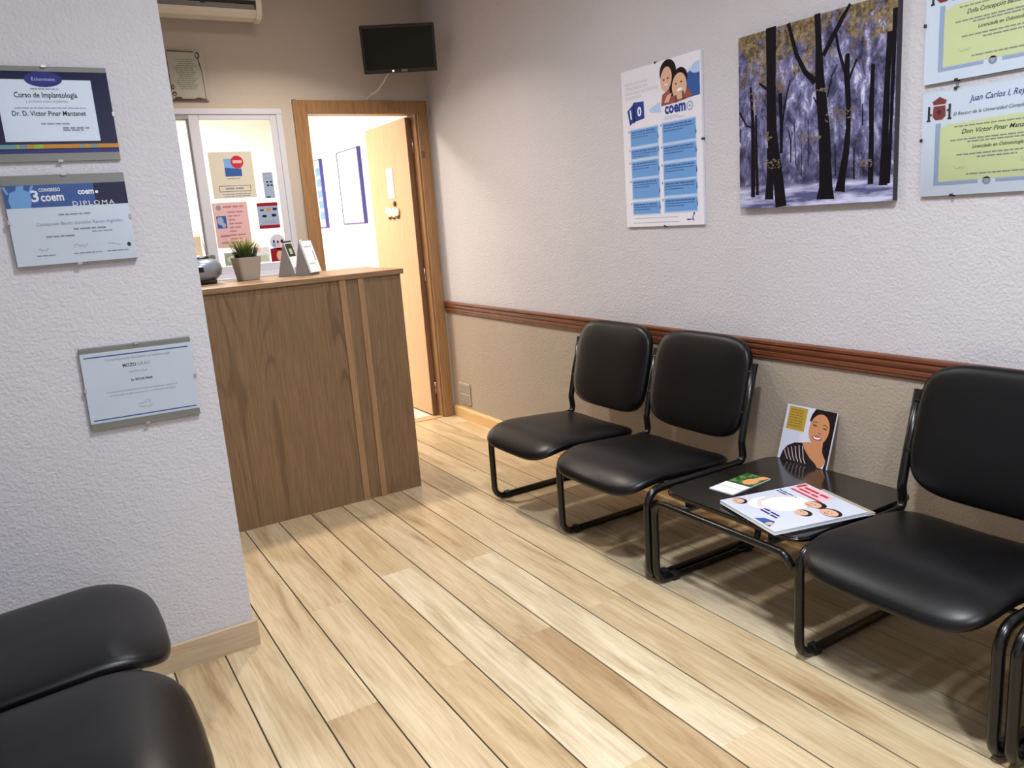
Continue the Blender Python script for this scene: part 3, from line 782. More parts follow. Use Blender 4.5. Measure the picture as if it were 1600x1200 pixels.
# university degrees
def degree(label, y_, z_, h_, name, line, who):
    W = 0.44
    t = thing('framed_diploma', label, 'diploma', (XR, y_-W/2, z_), (0, 0, RZ))
    box('backing_board', -W/2, W/2, -0.011, -0.0005, 0, h_, M_DARKCLIP, t)
    box('paper_sheet', -W/2, W/2, -0.0125, -0.011, 0, h_, M_PAPERBLUE, t)
    box('glass', -W/2, W/2, -0.0165, -0.0145, 0, h_, M_GLASS, t)
    for cx, cz in ((-0.12, 0), (-0.12, h_), (0.12, 0), (0.12, h_)):
        box('clip', cx-0.004, cx+0.004, -0.0185, -0.001, cz-0.004, cz+0.004, M_DARKCLIP, t)
    box('clip', -W/2-0.003, -W/2+0.003, -0.0185, -0.001, h_*0.55-0.005, h_*0.55+0.005, M_DARKCLIP, t)
    bs = 0.0125
    prn(t, 'engraved_border', M_BORDER, [('r', -0.178, 0.03, -0.162, 0.212), ('r', 0.162, 0.03, 0.178, 0.212), ('r', -0.178, 0.03, -0.045, 0.04), ('r', 0.005, 0.03, 0.178, 0.04)], 1, bs)
    prn(t, 'tinted_panel', M_YGREEN, [('p', [(-0.163, 0.042), (0.163, 0.042), (0.163, 0.206), (0.14, 0.214), (-0.14, 0.206), (-0.163, 0.196)])], 2, bs)
    prn(t, 'seal', M_INKGREY, [('e', -0.02, 0.036, 0.012, 0.011)], 2, bs)
    prn(t, 'seal_centre', M_BORDER, [('e', -0.02, 0.036, 0.006, 0.006)], 3, bs)
    prn(t, 'crest_shield', mat('crest red print', c(128, 56, 52), 0.5), [('p', [(-0.188, 0.232), (-0.186, 0.262), (-0.150, 0.262), (-0.148, 0.232), (-0.158, 0.222), (-0.178, 0.222)]), ('p', [(-0.186, 0.266), (-0.19, 0.276), (-0.178, 0.282), (-0.168, 0.288), (-0.158, 0.282), (-0.146, 0.276), (-0.150, 0.266)]),
        ('r', -0.198, 0.236, -0.190, 0.242), ('r', -0.146, 0.244, -0.138, 0.250)], 2, bs)
    prn(t, 'crest_columns', M_INK, [('r', -0.203, 0.224, -0.196, 0.264), ('r', -0.140, 0.224, -0.133, 0.264), ('r', -0.206, 0.220, -0.194, 0.225), ('r', -0.142, 0.220, -0.130, 0.225), ('e', -0.168, 0.244, 0.006, 0.007)], 3, bs)
    prn(t, 'title_lettering', M_PURPLE, [T(who, 0.04, 0.262, 0.024, 0.24, shear=0.3, bold=0.0002)], 2, bs)
    prn(t, 'lettering', M_INK, [T('El Rector de la Universidad Complutense de Madrid', 0.02, 0.228, 0.014, 0.29, shear=0.3), T(name, 0.005, 0.174, 0.018, 0.205, shear=0.3, bold=0.0002), T(line, 0.005, 0.130, 0.014, 0.14, shear=0.3, bold=0.0002)], 3, bs)
    prn(t, 'small_lettering', M_GREENINK, words(-0.12, 0.13, 0.196, 0.004, 160) + words(-0.13, 0.13, 0.158, 0.004, 161) + words(-0.08, 0.10, 0.150, 0.004, 162) + words(-0.11, 0.12, 0.115, 0.004, 163) + words(-0.05, 0.06, 0.105, 0.004, 164)
        + words(-0.08, 0.08, 0.058, 0.004, 165) + [scribble(-0.12, 0.078, 0.035, 0.014, 41), scribble(0.07, 0.088, 0.04, 0.02, 42)], 3, bs)
degree('glass framed university degree with red crest, lower one at the right edge', 1.483, 1.321, 0.305, 'Don Víctor Pinar Manzanet', 'Licenciado en Odontología', 'Juan Carlos I, Rey de España')
degree('glass framed university degree cut by the top edge, above the one with the red crest', 1.483, 1.649, 0.305, 'Doña Concepción Benito González', 'Licenciada en Odontología', 'Juan Carlos I, Rey de España')

# ------------------------------------------------------------------ notices on the window pane
WYP = YB+0.0115
def notice(label, x0, x1, z0, z1, m, rot=0.0, cat='notice'):
    t = thing('window_notice', label, cat, ((x0+x1)/2, WYP-0.0005, z0), (0, rot, 0), 'notices taped to the window')
    w, h = x1-x0, z1-z0
    box('paper_sheet', -w/2, w/2, -0.0008, 0, 0, h, m, t)
    return t, w, h
WB = 0.0008
t, w, h = notice('cream paper notice with red circle over a blue square on the window', 0.985, 1.232, 1.569, 1.832, M_CREAM)
prn(t, 'blue_square', M_SKYBLUE, [('p', [(-0.04, 0.125), (0.055, 0.125), (0.055, 0.225), (-0.04, 0.225)])], 1, WB)
prn(t, 'blue_square_shade', M_BLUE, [('p', [(-0.04, 0.125), (0.055, 0.125), (0.055, 0.165), (-0.04, 0.175)])], 2, WB)
prn(t, 'red_disc', M_RED, [('e', 0.035, 0.205, 0.036, 0.036)], 3, WB)
prn(t, 'disc_bar', M_PINK, [('r', 0.010, 0.198, 0.062, 0.215)], 4, WB)
prn(t, 'lettering', M_INKGREY, words(-0.03, 0.04, 0.112, 0.006, 201) + words(-0.05, 0.06, 0.056, 0.010, 202) + words(-0.07, 0.09, 0.024, 0.005, 203) + words(-0.06, 0.09, 0.012, 0.005, 204), 1, WB)
prn(t, 'box_outline', M_INK, [('r', -0.085, 0.038, 0.095, 0.0405), ('r', -0.085, 0.070, 0.095, 0.0725), ('r', -0.085, 0.038, -0.0825, 0.0725), ('r', 0.0925, 0.038, 0.095, 0.0725)], 1, WB)
t, w, h = notice('narrow grey card with small logos beside the cream notice on the window', 1.279, 1.340, 1.559, 1.710, M_BORDER)
prn(t, 'printed_logos', M_NAVY, [('r', -0.012, 0.09, 0.0, 0.10), ('r', 0.010, 0.09, 0.022, 0.10), ('r', -0.010, 0.07, 0.004, 0.08), ('r', 0.012, 0.07, 0.024, 0.08), ('r', -0.02, 0.004, 0.004, 0.011)], 1, WB)
prn(t, 'lettering', M_INKGREY, words(-0.018, 0.022, 0.118, 0.005, 210) + words(-0.02, 0.02, 0.14, 0.004, 211), 1, WB)
t, w, h = notice('payment card notice with dark red bands on the window', 1.222, 1.347, 1.382, 1.534, M_BORDER)
prn(t, 'red_band', M_DKRED, [('r', -w/2, h-0.02, w/2, h), ('r', -w/2, 0, w/2, 0.02)], 1, WB)
prn(t, 'printed_logos', M_NAVY, [('r', -0.046, 0.105, -0.024, 0.114), ('r', 0.03, 0.105, 0.054, 0.12), ('e', -0.024, 0.074, 0.014, 0.008), ('r', 0.02, 0.068, 0.046, 0.084)], 1, WB)
prn(t, 'orange_logo', M_OCHRE, [('e', 0.0, 0.112, 0.010, 0.008), ('e', 0.010, 0.112, 0.010, 0.008)], 1, WB)
prn(t, 'lettering', M_INKGREY, words(-0.03, 0.03, 0.045, 0.004, 220) + words(-0.04, 0.04, 0.034, 0.004, 221), 1, WB)
t, w, h = notice('pink paper notice with blue photograph and lines of text on the window', 0.967, 1.167, 1.286, 1.548, M_PINK)
prn(t, 'emblem', M_INKGREY, [('e', -0.065, 0.232, 0.014, 0.015)], 1, WB)
prn(t, 'photo', M_BLUE, [('r', -0.085, 0.115, -0.03, 0.185)], 1, WB)
prn(t, 'photo_light', M_BORDER, [('e', -0.065, 0.158, 0.018, 0.024), ('e', -0.048, 0.132, 0.012, 0.014)], 2, WB)
M_ROSE = mat('rose ink', c(176, 122, 128), 0.6)
prn(t, 'lettering', M_ROSE, words(-0.04, 0.075, 0.236, 0.010, 230) + sum([words(-0.018, 0.07-0.02*(i % 3), 0.205-0.022*i, 0.008, 231+i) for i in range(8)], []) + words(-0.075, -0.02, 0.07, 0.012, 241) + words(-0.075, 0.05, 0.03, 0.012, 242), 1, WB)
t = thing('window_sticker', 'round white sticker with three small figures on the window', 'sticker', (1.318, WYP-0.0005, 1.253), (0, 0, 0), 'notices taped to the window')
rr = 0.046
M_STICK = mat('sticker pale lilac', c(206, 202, 220), 0.5)
vs = [(rr*math.cos(i*2*math.pi/32), yy, rr+rr*math.sin(i*2*math.pi/32)) for yy in (-0.0008, 0.0) for i in range(32)]
mesh_obj('sticker_disc', vs, [tuple(range(32)), tuple(reversed(range(32, 64)))] + [(i+32, (i+1) % 32+32, (i+1) % 32, i) for i in range(32)], M_STICK, t)
prn(t, 'figure_blue', M_SKYBLUE, [('p', [(-0.036, 0.025), (-0.015, 0.012), (-0.014, 0.04), (-0.03, 0.044)])], 1, WB)
prn(t, 'figure_red', M_PINK, [('p', [(-0.012, 0.010), (0.012, 0.010), (0.014, 0.042), (-0.012, 0.044)])], 1, WB)
prn(t, 'figure_heads', M_INK, [('e', -0.022, 0.05, 0.006, 0.009), ('e', 0.001, 0.046, 0.006, 0.008), ('e', 0.026, 0.048, 0.008, 0.011)], 2, WB)
M_GREENPAPER = mat('pale green print', c(190, 204, 178), 0.6)
t, w, h = notice('grey green leaflet low on the window behind the grass pot', 0.995, 1.085, 1.182, 1.258, mat('grey green paper', c(150, 160, 146), 0.6))
prn(t, 'printed_oval', M_GREENPAPER, [('e', 0.0, 0.036, 0.03, 0.02)], 1, WB)
t, w, h = notice('pale leaflet with faded green and peach print low on the window', 1.14, 1.262, 1.182, 1.275, M_PAPER)
prn(t, 'printed_green', M_GREENPAPER, [('r', -0.055, 0.008, 0.05, 0.045)], 1, WB)
prn(t, 'printed_peach', mat('peach print', c(230, 196, 176), 0.6), [('e', -0.02, 0.075, 0.03, 0.012)], 1, WB)
t, w, h = notice('dark red leaflet with a face low on the window by the desk calendar', 1.268, 1.352, 1.182, 1.262, M_DKRED)
prn(t, 'printed_face', M_SKIN, [('e', 0.012, 0.034, 0.02, 0.03)], 1, WB)

# posters in the room beyond the door
def far_poster(label, ya, yb_, z0, z1, style):
    t = thing('framed_poster', label, 'poster', (BX1, (ya+yb_)/2, z0), (0, 0, RZ))
    w, h = yb_-ya, z1-z0
    fm = mat('blue frame', c(66, 66, 150), 0.4)
    boxes('frame', [(-w/2, -w/2+0.006, -0.012, -0.0005, 0, h), (w/2-0.02, w/2, -0.03, -0.0005, 0, h), (-w/2+0.006, w/2-0.02, -0.012, -0.0005, 0, 0.012), (-w/2+0.006, w/2-0.02, -0.012, -0.0005, h-0.005, h)], fm, t)
    box('poster_sheet', -w/2+0.006, w/2-0.02, -0.006, -0.0005, 0.012, h-0.005, M_PAPER, t)
    if style == 0:
        prn(t, 'printed_pattern', M_CARDPALE, [('e', -0.02+0.05*math.sin(i*2.3), 0.06+0.04*i, 0.09, 0.018) for i in range(10)], 1, 0.006)
    else:
        prn(t, 'printed_blocks', M_CARD, [('r', 0.08, 0.08+0.1*i, 0.20, 0.15+0.1*i) for i in range(5)], 1, 0.006)
far_poster('white poster in thin blue frame seen through the open door beside the door leaf', 6.30, 6.86, 1.375, 1.99, 0)
far_poster('white poster with blue blocks half hidden by the left door jamb', 7.28, 7.86, 1.36, 1.985, 1)
# door ornament cut-out
def blob(name, lst, m, parent):
    bm = bmesh.new()
    for (cx, cz, r_, sx_) in lst:
        q = bmesh.ops.create_uvsphere(bm, u_segments=12, v_segments=8, radius=1.0)
        for v_ in q['verts']:
            v_.co = Vector((cx+v_.co.x*r_*sx_, -0.008+v_.co.y*0.008, cz+v_.co.z*r_))
    return bm_obj(name, bm, m, parent, True)
M_ORN = mat('cream painted wood', c(232, 216, 190), 0.5)
blob('body', [(-0.04, 0.05, 0.036, 1.3), (0.03, 0.045, 0.036, 1.3), (0.09, 0.045, 0.03, 1.2), (-0.09, 0.06, 0.026, 1.2)], M_ORN, dorn)
blob('figure_head', [(0.06, 0.105, 0.02, 0.8)], M_BROWNINK, dorn)
blob('feet', [(-0.05, 0.012, 0.012, 1.4), (0.02, 0.010, 0.012, 1.4), (0.10, 0.014, 0.014, 1.2)], M_BROWNINK, dorn)

# tall cabinet in the room beyond the window
t = thing('office_cabinet', 'beige cabinet seen through the left window pane', 'cabinet', (0.79, 5.95, 0))
M_CAB = mat('beige laminate', c(206, 200, 176), 0.5)
box('body', -0.25, 0.25, -0.15, 0.2, 0, 1.385, M_CAB, t, 0.004)
for s in (-1, 1):
    dr = box('cabinet_door', -0.245 if s < 0 else 0.003, -0.003 if s < 0 else 0.245, -0.168, -0.1505, 0.05, 1.37, M_CAB, t, 0.003)
    box('handle', s*0.03-0.006, s*0.03+0.006, -0.182, -0.169, 0.7, 0.8, M_CLIP, dr, 0.002)

# ------------------------------------------------------------------ reception counter
CY, CX0, CX1, CZ = 3.66, 0.30, 1.566, 1.112
t = thing('reception_counter', 'brown oak veneer reception counter with two vertical battens', 'counter', (0, 0, 0))
box('front_panel', CX0, CX1, CY, CY+0.02, 0, CZ, M_COUNTER, t)
box('end_panel', CX1-0.02, CX1, CY+0.02, CY+0.42, 0, CZ, M_COUNTER, t)
box('back_shelf', CX0, CX1-0.02, CY+0.02, CY+0.75, 0.70, 0.725, M_OAKTOP, t)
box('counter_top', CX0, CX1+0.014, CY-0.015, CY+0.50, CZ, CZ+0.025, M_OAKTOP, t, 0.002, 1)
box('batten', 1.246, 1.279, CY-0.010, CY, 0, CZ, M_BATTEN, t, 0.001, 1)
box('batten', 1.340, 1.370, CY-0.010, CY, 0, CZ, M_BATTEN, t, 0.001, 1)
CTZ = CZ+0.025

# ---- things on the counter
# pot of artificial grass
t = thing('potted_grass', 'tapered grey pot of artificial green grass on the counter', 'plant', (0.915, 4.02, CTZ), (0, 0, R(8)))
def sq_ring(s, z, n=6.0, seg=32):
    out = []
    for k in range(seg):
        a = 2*math.pi*k/seg
        ca, sa = math.cos(a), math.sin(a)
        out.append((s*math.copysign(abs(ca)**(2/n), ca), s*math.copysign(abs(sa)**(2/n), sa), z))
    return out
prf = [(0.043, 0.0), (0.046, 0.002), (0.061, 0.108), (0.061, 0.112), (0.056, 0.112), (0.055, 0.098)]
vs = sum([sq_ring(s, z) for s, z in prf], [])
fs = [(i*32+k, i*32+(k+1) % 32, (i+1)*32+(k+1) % 32, (i+1)*32+k) for i in range(len(prf)-1) for k in range(32)] + [tuple(reversed(range(32)))]
mesh_obj('pot', vs, fs, M_POT, t)
vs = sq_ring(0.0555, 0.0985)
mesh_obj('soil', vs, [tuple(range(32))], M_SOIL, t)
mg = mat('grass blade', c(70, 96, 30), 0.5)
nt, N, L, b = nodes(mg)
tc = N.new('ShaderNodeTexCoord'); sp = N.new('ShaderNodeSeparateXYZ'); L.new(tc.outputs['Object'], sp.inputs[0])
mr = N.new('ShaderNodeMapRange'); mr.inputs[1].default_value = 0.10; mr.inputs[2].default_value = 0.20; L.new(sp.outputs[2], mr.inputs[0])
rg = ramp(N, [(0.0, c(22, 34, 16)), (0.5, c(58, 84, 30)), (1.0, c(168, 178, 78))]); L.new(mr.outputs[0], rg.inputs[0]); L.new(rg.outputs[0], b.inputs['Base Color'])  # dark roots colour in the shade inside the tuft; lime tips are blade colour
vs, fs = [], []
r_ = random.Random(5)
for i in range(190):
    a = r_.uniform(0, 2*math.pi); rad = 0.05*math.sqrt(r_.random())
    x0_, y0_ = rad*math.cos(a), rad*math.sin(a)
    Ln = r_.uniform(0.08, 0.125); lean = rad/0.05*r_.uniform(0.35, 1.0)+0.05
    da = a+r_.uniform(-0.5, 0.5); wv = r_.uniform(0.0022, 0.0034)
    px_, py_ = -math.sin(da), math.cos(da)
    k = len(vs)
    for s in range(5):
        q = s/4.0
        off = lean*Ln*(q**1.8)*0.8; zz = 0.098+Ln*q*(1-0.22*lean*q)
        w_ = wv*(1-q**2)+0.0002
        bx, by = x0_+math.cos(da)*off, y0_+math.sin(da)*off
        vs += [(bx-px_*w_, by-py_*w_, zz), (bx+px_*w_, by+py_*w_, zz)]
    for s in range(4):
        fs.append((k+2*s, k+2*s+1, k+2*s+3, k+2*s+2))
gr = mesh_obj('grass_blades', vs, fs, mg, t); gr['kind'] = 'stuff'

# radio
t = thing('portable_radio', 'silver rounded portable radio with antenna at the corner of the counter', 'radio', (0.688, 4.06, CTZ), (0, 0, R(-12)))
box('base', -0.085, 0.085, -0.06, 0.06, 0, 0.022, M_BLACKPLASTIC, t, 0.008)
prf = [(0.05, 0.016), (0.085, 0.022), (0.104, 0.042), (0.112, 0.068), (0.107, 0.094), (0.092, 0.113), (0.07, 0.121), (0.0, 0.123)]
bdy = lathe('body', prf[:-1], M_SILVER, t, 36, 1.05, 0.82)
lathe('disc_lid', [(0.066, 0.119), (0.066, 0.127), (0.05, 0.133), (0.02, 0.134)], M_BLACKPLASTIC, t, 28, 1.05, 0.82)
lathe('lid_disc', [(0.034, 0.134), (0.030, 0.1365), (0.01, 0.137)], M_SILVER, t, 24, 1.05, 0.82)
for kx in (0.062, 0.082):
    kn = lathe('knob', [(0.011, 0.108), (0.011, 0.134), (0.008, 0.137)], M_GREYPLASTIC, t, 14)
    kn.location = (kx, -0.012 if kx < 0.07 else 0.016, 0)
box('display', -0.02, 0.035, -0.0935, -0.080, 0.06, 0.085, M_DARKSLOT, t, 0.003)
tube('antenna', [(0.055, 0.03, 0.12), (0.044, 0.03, 0.205)], 0.0018, M_GREYPLASTIC, t, seg=6)

# desk calendar and pad
def wedge(name, w, d, h, m, parent, th=0.0):
    vs = [(-w/2, -d/2, 0), (w/2, -d/2, 0), (w/2, d/2, 0), (-w/2, d/2, 0), (-w/2, 0, h), (w/2, 0, h)]
    return mesh_obj(name, vs, [(0, 3, 2, 1), (0, 1, 5, 4), (2, 3, 4, 5), (1, 2, 5), (3, 0, 4)], m, parent)
t = thing('desk_calendar', 'grey tent desk calendar with dark photo at the middle of the counter', 'calendar', (1.118, 3.99, CTZ), (0, 0, R(48)))
wedge('stand', 0.085, 0.095, 0.168, M_GREYCARD, t)
ang = math.atan2(0.0475, 0.168)
pg = bpy.data.objects.new('page', None)
def sloped(name, m, x0_, x1_, s0, s1, lift, parent):
    # a thin sheet on the front slope (s measured up the slope)
    ln = math.hypot(0.0475, 0.168); ux, uz = 0.0475/ln, 0.168/ln
    nx, nz = -uz, ux
    def pt(x_, s, l): return (x_, -0.0475+ux*s+nx*l, uz*s+nz*l)
    vs = [pt(x0_, s0, lift), pt(x1_, s0, lift), pt(x1_, s1, lift), pt(x0_, s1, lift), pt(x0_, s0, 0), pt(x1_, s0, 0), pt(x1_, s1, 0), pt(x0_, s1, 0)]
    return mesh_obj(name, vs, [(0, 1, 2, 3), (7, 6, 5, 4), (0, 4, 5, 1), (1, 5, 6, 2), (2, 6, 7, 3), (3, 7, 4, 0)], m, parent)
sloped('page_card', M_PAPER, -0.04, 0.04, 0.004, 0.172, 0.002, t)
sloped('photo_print', mat('dark photo print', c(44, 50, 40), 0.4), -0.036, 0.036, 0.10, 0.166, 0.0026, t)
sloped('photo_detail', mat('pale photo print', c(170, 180, 150), 0.4), -0.014, 0.014, 0.112, 0.14, 0.003, t)
sloped('month_print', M_BORDER, -0.036, 0.036, 0.014, 0.045, 0.0026, t)
tube('spiral', [(-0.04, 0, 0.17), (0.04, 0, 0.17)], 0.004, M_INK, t, seg=8)
t = thing('note_pad', 'white tear-off pad leaning beside the desk calendar on the counter', 'calendar', (1.182, 3.92, CTZ), (0, 0, R(40)))
wedge('stand', 0.095, 0.08, 0.166, M_GREYCARD, t)
sloped('page_card', M_WHITEINK, -0.046, 0.046, 0.012, 0.172, 0.010, t)
sloped('lettering', M_INKPALE, -0.034, 0.034, 0.14, 0.146, 0.0106, t)
sloped('lettering', M_INKGREY, 0.026, 0.032, 0.07, 0.12, 0.0106, t)
sloped('lettering', M_INKPALE, -0.034, 0.02, 0.055, 0.06, 0.0106, t)
tube('spiral', [(-0.044, -0.003, 0.17), (0.044, -0.003, 0.17)], 0.004, M_CLIP, t, seg=8)

# ------------------------------------------------------------------ television and air conditioner
TVW, TVH = 0.435, 0.265
t = thing('television', 'small black flat television on the wall above the doorway', 'television', (2.084, 4.55, 2.362), (R(18), 0, R(-25)))
box('housing', -TVW/2, TVW/2, -0.004, 0.04, -TVH/2, TVH/2, M_BLACKPLASTIC, t, 0.006)
box('screen', -TVW/2+0.014, TVW/2-0.014, -0.0055, -0.0035, -TVH/2+0.024, TVH/2-0.014, M_SCREEN, t)
box('maker_plate', 0.005, 0.04, -0.0058, -0.0035, -TVH/2+0.007, -TVH/2+0.019, M_GREYPLASTIC, t)
bm = bmesh.new()
q = bmesh.ops.create_uvsphere(bm, u_segments=10, v_segments=8, radius=0.0045)
for v_ in q['verts']: v_.co += Vector((-0.045, -0.006, -TVH/2+0.014))
bm_obj('standby_light', bm, emit_mat('standby light', (0.95, 0.98, 1, 1), 6.0), t, True)
inv = (Matrix.Translation((2.084, 4.55, 2.362)) @ Matrix.Rotation(R(-25), 4, 'Z') @ Matrix.Rotation(R(18), 4, 'X')).inverted()
def tvl(p): return tuple(inv @ Vector(p))
tube('bracket_arm', [tvl((2.12, 4.575, 2.36)), tvl((2.16, 4.72, 2.40)), tvl((2.16, YB-0.005, 2.42))], 0.018, M_BLACKPLASTIC, t, 0.03)
tube('power_cable', [tvl((2.065, 4.66, 2.27)), tvl((2.05, 4.74, 2.21)), tvl((2.03, 4.80, 2.17)), tvl((2.00, YB-0.006, 2.145)), tvl((1.985, YB-0.006, 2.122))], 0.004, M_WHITECABLE, t, 0.03, 8)

t = thing('air_conditioner', 'white wall air conditioner cut off by the top edge above the framed parchment', 'air conditioner', (0, 0, 0))
prof = [(YB-0.001, 2.545), (YB-0.10, 2.520), (YB-0.165, 2.528), (YB-0.185, 2.546), (YB-0.19, 2.565), (YB-0.16, 2.575), (YB-0.165, 2.606), (YB-0.20, 2.612), (YB-0.205, 2.68), (YB-0.19, 2.74), (YB-0.001, 2.745)]
prism('housing', prof, 'x', 0.52, 1.315, M_WHITEPLASTIC, t)
capp = [(YB-0.001, 2.54), (YB-0.10, 2.514), (YB-0.17, 2.522), (YB-0.195, 2.545), (YB-0.207, 2.60), (YB-0.207, 2.70), (YB-0.19, 2.745), (YB-0.001, 2.748)]
prism('end_cap', capp, 'x', 1.315, 1.345, M_WHITEPLASTIC, t)
prism('end_cap', capp, 'x', 0.49, 0.52, M_WHITEPLASTIC, t)
box('louvre_slot', 0.53, 1.31, YB-0.196, YB-0.155, 2.592, 2.608, M_DARKSLOT, t)
box('louvre', 0.53, 1.305, YB-0.1965, YB-0.186, 2.566, 2.590, M_GREYPLASTIC, t, 0.002)
box('louvre_pivot', 1.02, 1.045, YB-0.199, YB-0.19, 2.582, 2.596, M_DARKSLOT, t)

# white cable beside the door frame
tg = tube('wall_cable', [(1.500, YB-0.004, 0.3), (1.500, YB-0.004, 2.126), (1.53, YB-0.004, 2.126)], 0.0035, M_WHITECABLE, None, 0.01, 8)
tag(tg, 'thin white cable running up the left side of the door frame', 'cable')
# socket plate low on the right wall
t = thing('wall_socket', 'beige two-part socket plate low on the right wall by the door', 'socket', (XR, 4.705, 0.108), (0, 0, RZ))
box('plate', -0.076, 0.076, -0.010, 0, 0, 0.148, M_SOCKET, t, 0.004)
M_SOCK2 = mat('grey beige insert', c(150, 136, 126), 0.4)
box('insert', -0.062, 0.062, -0.0125, -0.0095, 0.080, 0.136, M_SOCK2, t, 0.002)
box('insert', -0.062, 0.062, -0.0125, -0.0095, 0.012, 0.066, M_SOCK2, t, 0.002)

# ------------------------------------------------------------------ waiting room chairs
# local frame: sitter faces -y, x to the right as seen from in front, origin on the floor
TR = 0.0145
HW = 0.278
def pillow(name, a, b_, tt, tb, nb, mexp, warp, m, parent, seg=64, rot=None):
    vs, fs = [], []
    prof = []
    K = 9
    for i in range(K+1):           # top centre to rim
        th = (i/K)*math.pi/2
        rr = math.sin(th)**(2/mexp) if i else 0.0
        prof.append((rr, tt*max(0.0, math.cos(th))**(2/mexp)))
    for i in range(1, K+1):
        th = math.pi/2*(1-i/K)
        rr = math.sin(th)**(2/mexp) if i < K else 0.0
        prof.append((rr, -tb*max(0.0, math.cos(th))**(2/mexp)))
    # extra rings over the flat centre so that the warp stays smooth
    full = []
    first = prof[1][0]
    full.append(prof[0])
    for q in (0.2, 0.4, 0.6, 0.8):
        full.append((first*q, tt))
    full += prof[1:-1]
    last = prof[-2][0]
    for q in (0.8, 0.6, 0.4, 0.2):
        full.append((last*q, -tb))
    full.append(prof[-1])
    idx = []
    for (r0, z) in full:
        if r0 < 1e-6:
            idx.append([len(vs)]); vs.append(warp(0, 0, z))
        else:
            row = []
            for k in range(seg):
                an = 2*math.pi*k/seg
                ca, sa = math.cos(an), math.sin(an)
                x_ = a*r0*math.copysign(abs(ca)**(2/nb), ca); y_ = b_*r0*math.copysign(abs(sa)**(2/nb), sa)
                row.append(len(vs)); vs.append(warp(x_, y_, z))
            idx.append(row)
    for A, B in zip(idx[:-1], idx[1:]):
        for k in range(seg):
            if len(A) == 1: fs.append((A[0], B[k], B[(k+1) % seg]))
            elif len(B) == 1: fs.append((A[k], B[0], A[(k+1) % seg]))
            else: fs.append((A[k], B[k], B[(k+1) % seg], A[(k+1) % seg]))
    o = mesh_obj(name, vs, fs, m, parent, True)
    bm = bmesh.new(); bm.from_mesh(o.data); bmesh.ops.recalc_face_normals(bm, faces=bm.faces); bm.to_mesh(o.data); bm.free()
    o.data.polygons.foreach_set('use_smooth', [True]*len(o.data.polygons))
    return o
SA, SB, SYC, SZ = 0.266, 0.277, -0.036, 0.374
def seat_warp(x, y, z):
    s = y/SB
    u = x/SA
    dz = -0.016*s
    if s < -0.35:
        dz -= 0.058*((-0.35-s)/0.65)**2
    dz -= 0.012*(1-min(1, u*u))*max(0, s+0.2)
    yy = y
    if s < 0: yy -= 0.012*(1-u*u)*(-s)
    return (x, SYC+yy, SZ+z+dz)
BA, BB = 0.268, 0.208
BT_ = R(14)
def back_warp(x, y, z):     # y up the back, z towards the sitter
    u = x/BA
    z2 = z + 0.008*u*u
    yy = y*(1-0.0*u*u)
    return (x, 0.2955+yy*math.sin(BT_)-z2*math.cos(BT_), 0.623+yy*math.cos(BT_)+z2*math.sin(BT_))
def skid_path(x):
    return [(x, 0.316, 0.732), (x, 0.266, 0.545), (x, 0.240, 0.435), (x, 0.250, 0.352), (x, -0.245, 0.352), (x, -0.245, TR), (x, 0.285, TR)]
def make_chair(label, skids=(-1, 1), bars=True):
    t = thing('waiting_chair', label, 'chair')
    pillow('seat', SA, SB, 0.036, 0.050, 5.6, 2.5, seat_warp, M_LEATHER, t)
    pillow('backrest', BA, BB, 0.036, 0.032, 4.2, 3.4, back_warp, M_LEATHER, t)
    for s in skids:
        fr_ = tube('side_frame', skid_path(s*HW), TR, M_TUBE, t, [0, 0.10, 0.05, 0.03, 0.062, 0.05, 0], 12)
        for yy in (-0.175, 0.25):
            box('foot', s*HW-0.016, s*HW+0.016, yy-0.014, yy+0.014, 0.0, 0.030, M_RUBBER, fr_, 0.003)
    e0 = -HW if -1 in skids else -0.262
    e1 = HW if 1 in skids else 0.262
    for yy in (-0.10, 0.10):
        tube('cross_bar', [(e0, yy, 0.328), (e1, yy, 0.328)], 0.008, M_TUBE, t, seg=8)
    for s in skids:
        tube('back_bracket', [(s*HW, 0.298, 0.70), (s*(HW-0.05), 0.310, 0.70)], 0.008, M_TUBE, t, seg=8)
        tube('back_bracket', [(s*HW, 0.258, 0.545), (s*(HW-0.05), 0.275, 0.545)], 0.008, M_TUBE, t, seg=8)
    return t
def put(t, x, y, rz, label=None):
    t.location = (x, y, 0); t.rotation_euler = (0, 0, rz)
    if label: t['label'] = label
    t['group'] = 'black waiting room chairs'
CXO = 2.0
ch2 = make_chair('black leatherette sled-base chair between the farthest chair and the magazine table')
put(ch2, CXO, 2.352, RZ)
ch1 = make_chair('black leatherette sled-base chair nearest the door, farthest in the row', skids=(-1,))
put(ch1, CXO, 2.929, RZ)
ch3 = copy_tree(ch2); put(ch3, CXO, 1.1325, RZ, 'large black leatherette chair on the near side of the magazine table')
ch4 = copy_tree(ch2); put(ch4, CXO, 0.536, RZ, 'black chair mostly cut off at the bottom right corner')
chA = copy_tree(ch2); put(chA, -0.172, 2.225, R(90), 'black chair seat at the lower left next to the partition wall')
chB = copy_tree(ch1); put(chB, -0.172, 1.661, R(90), 'black chair seat filling the bottom left corner')

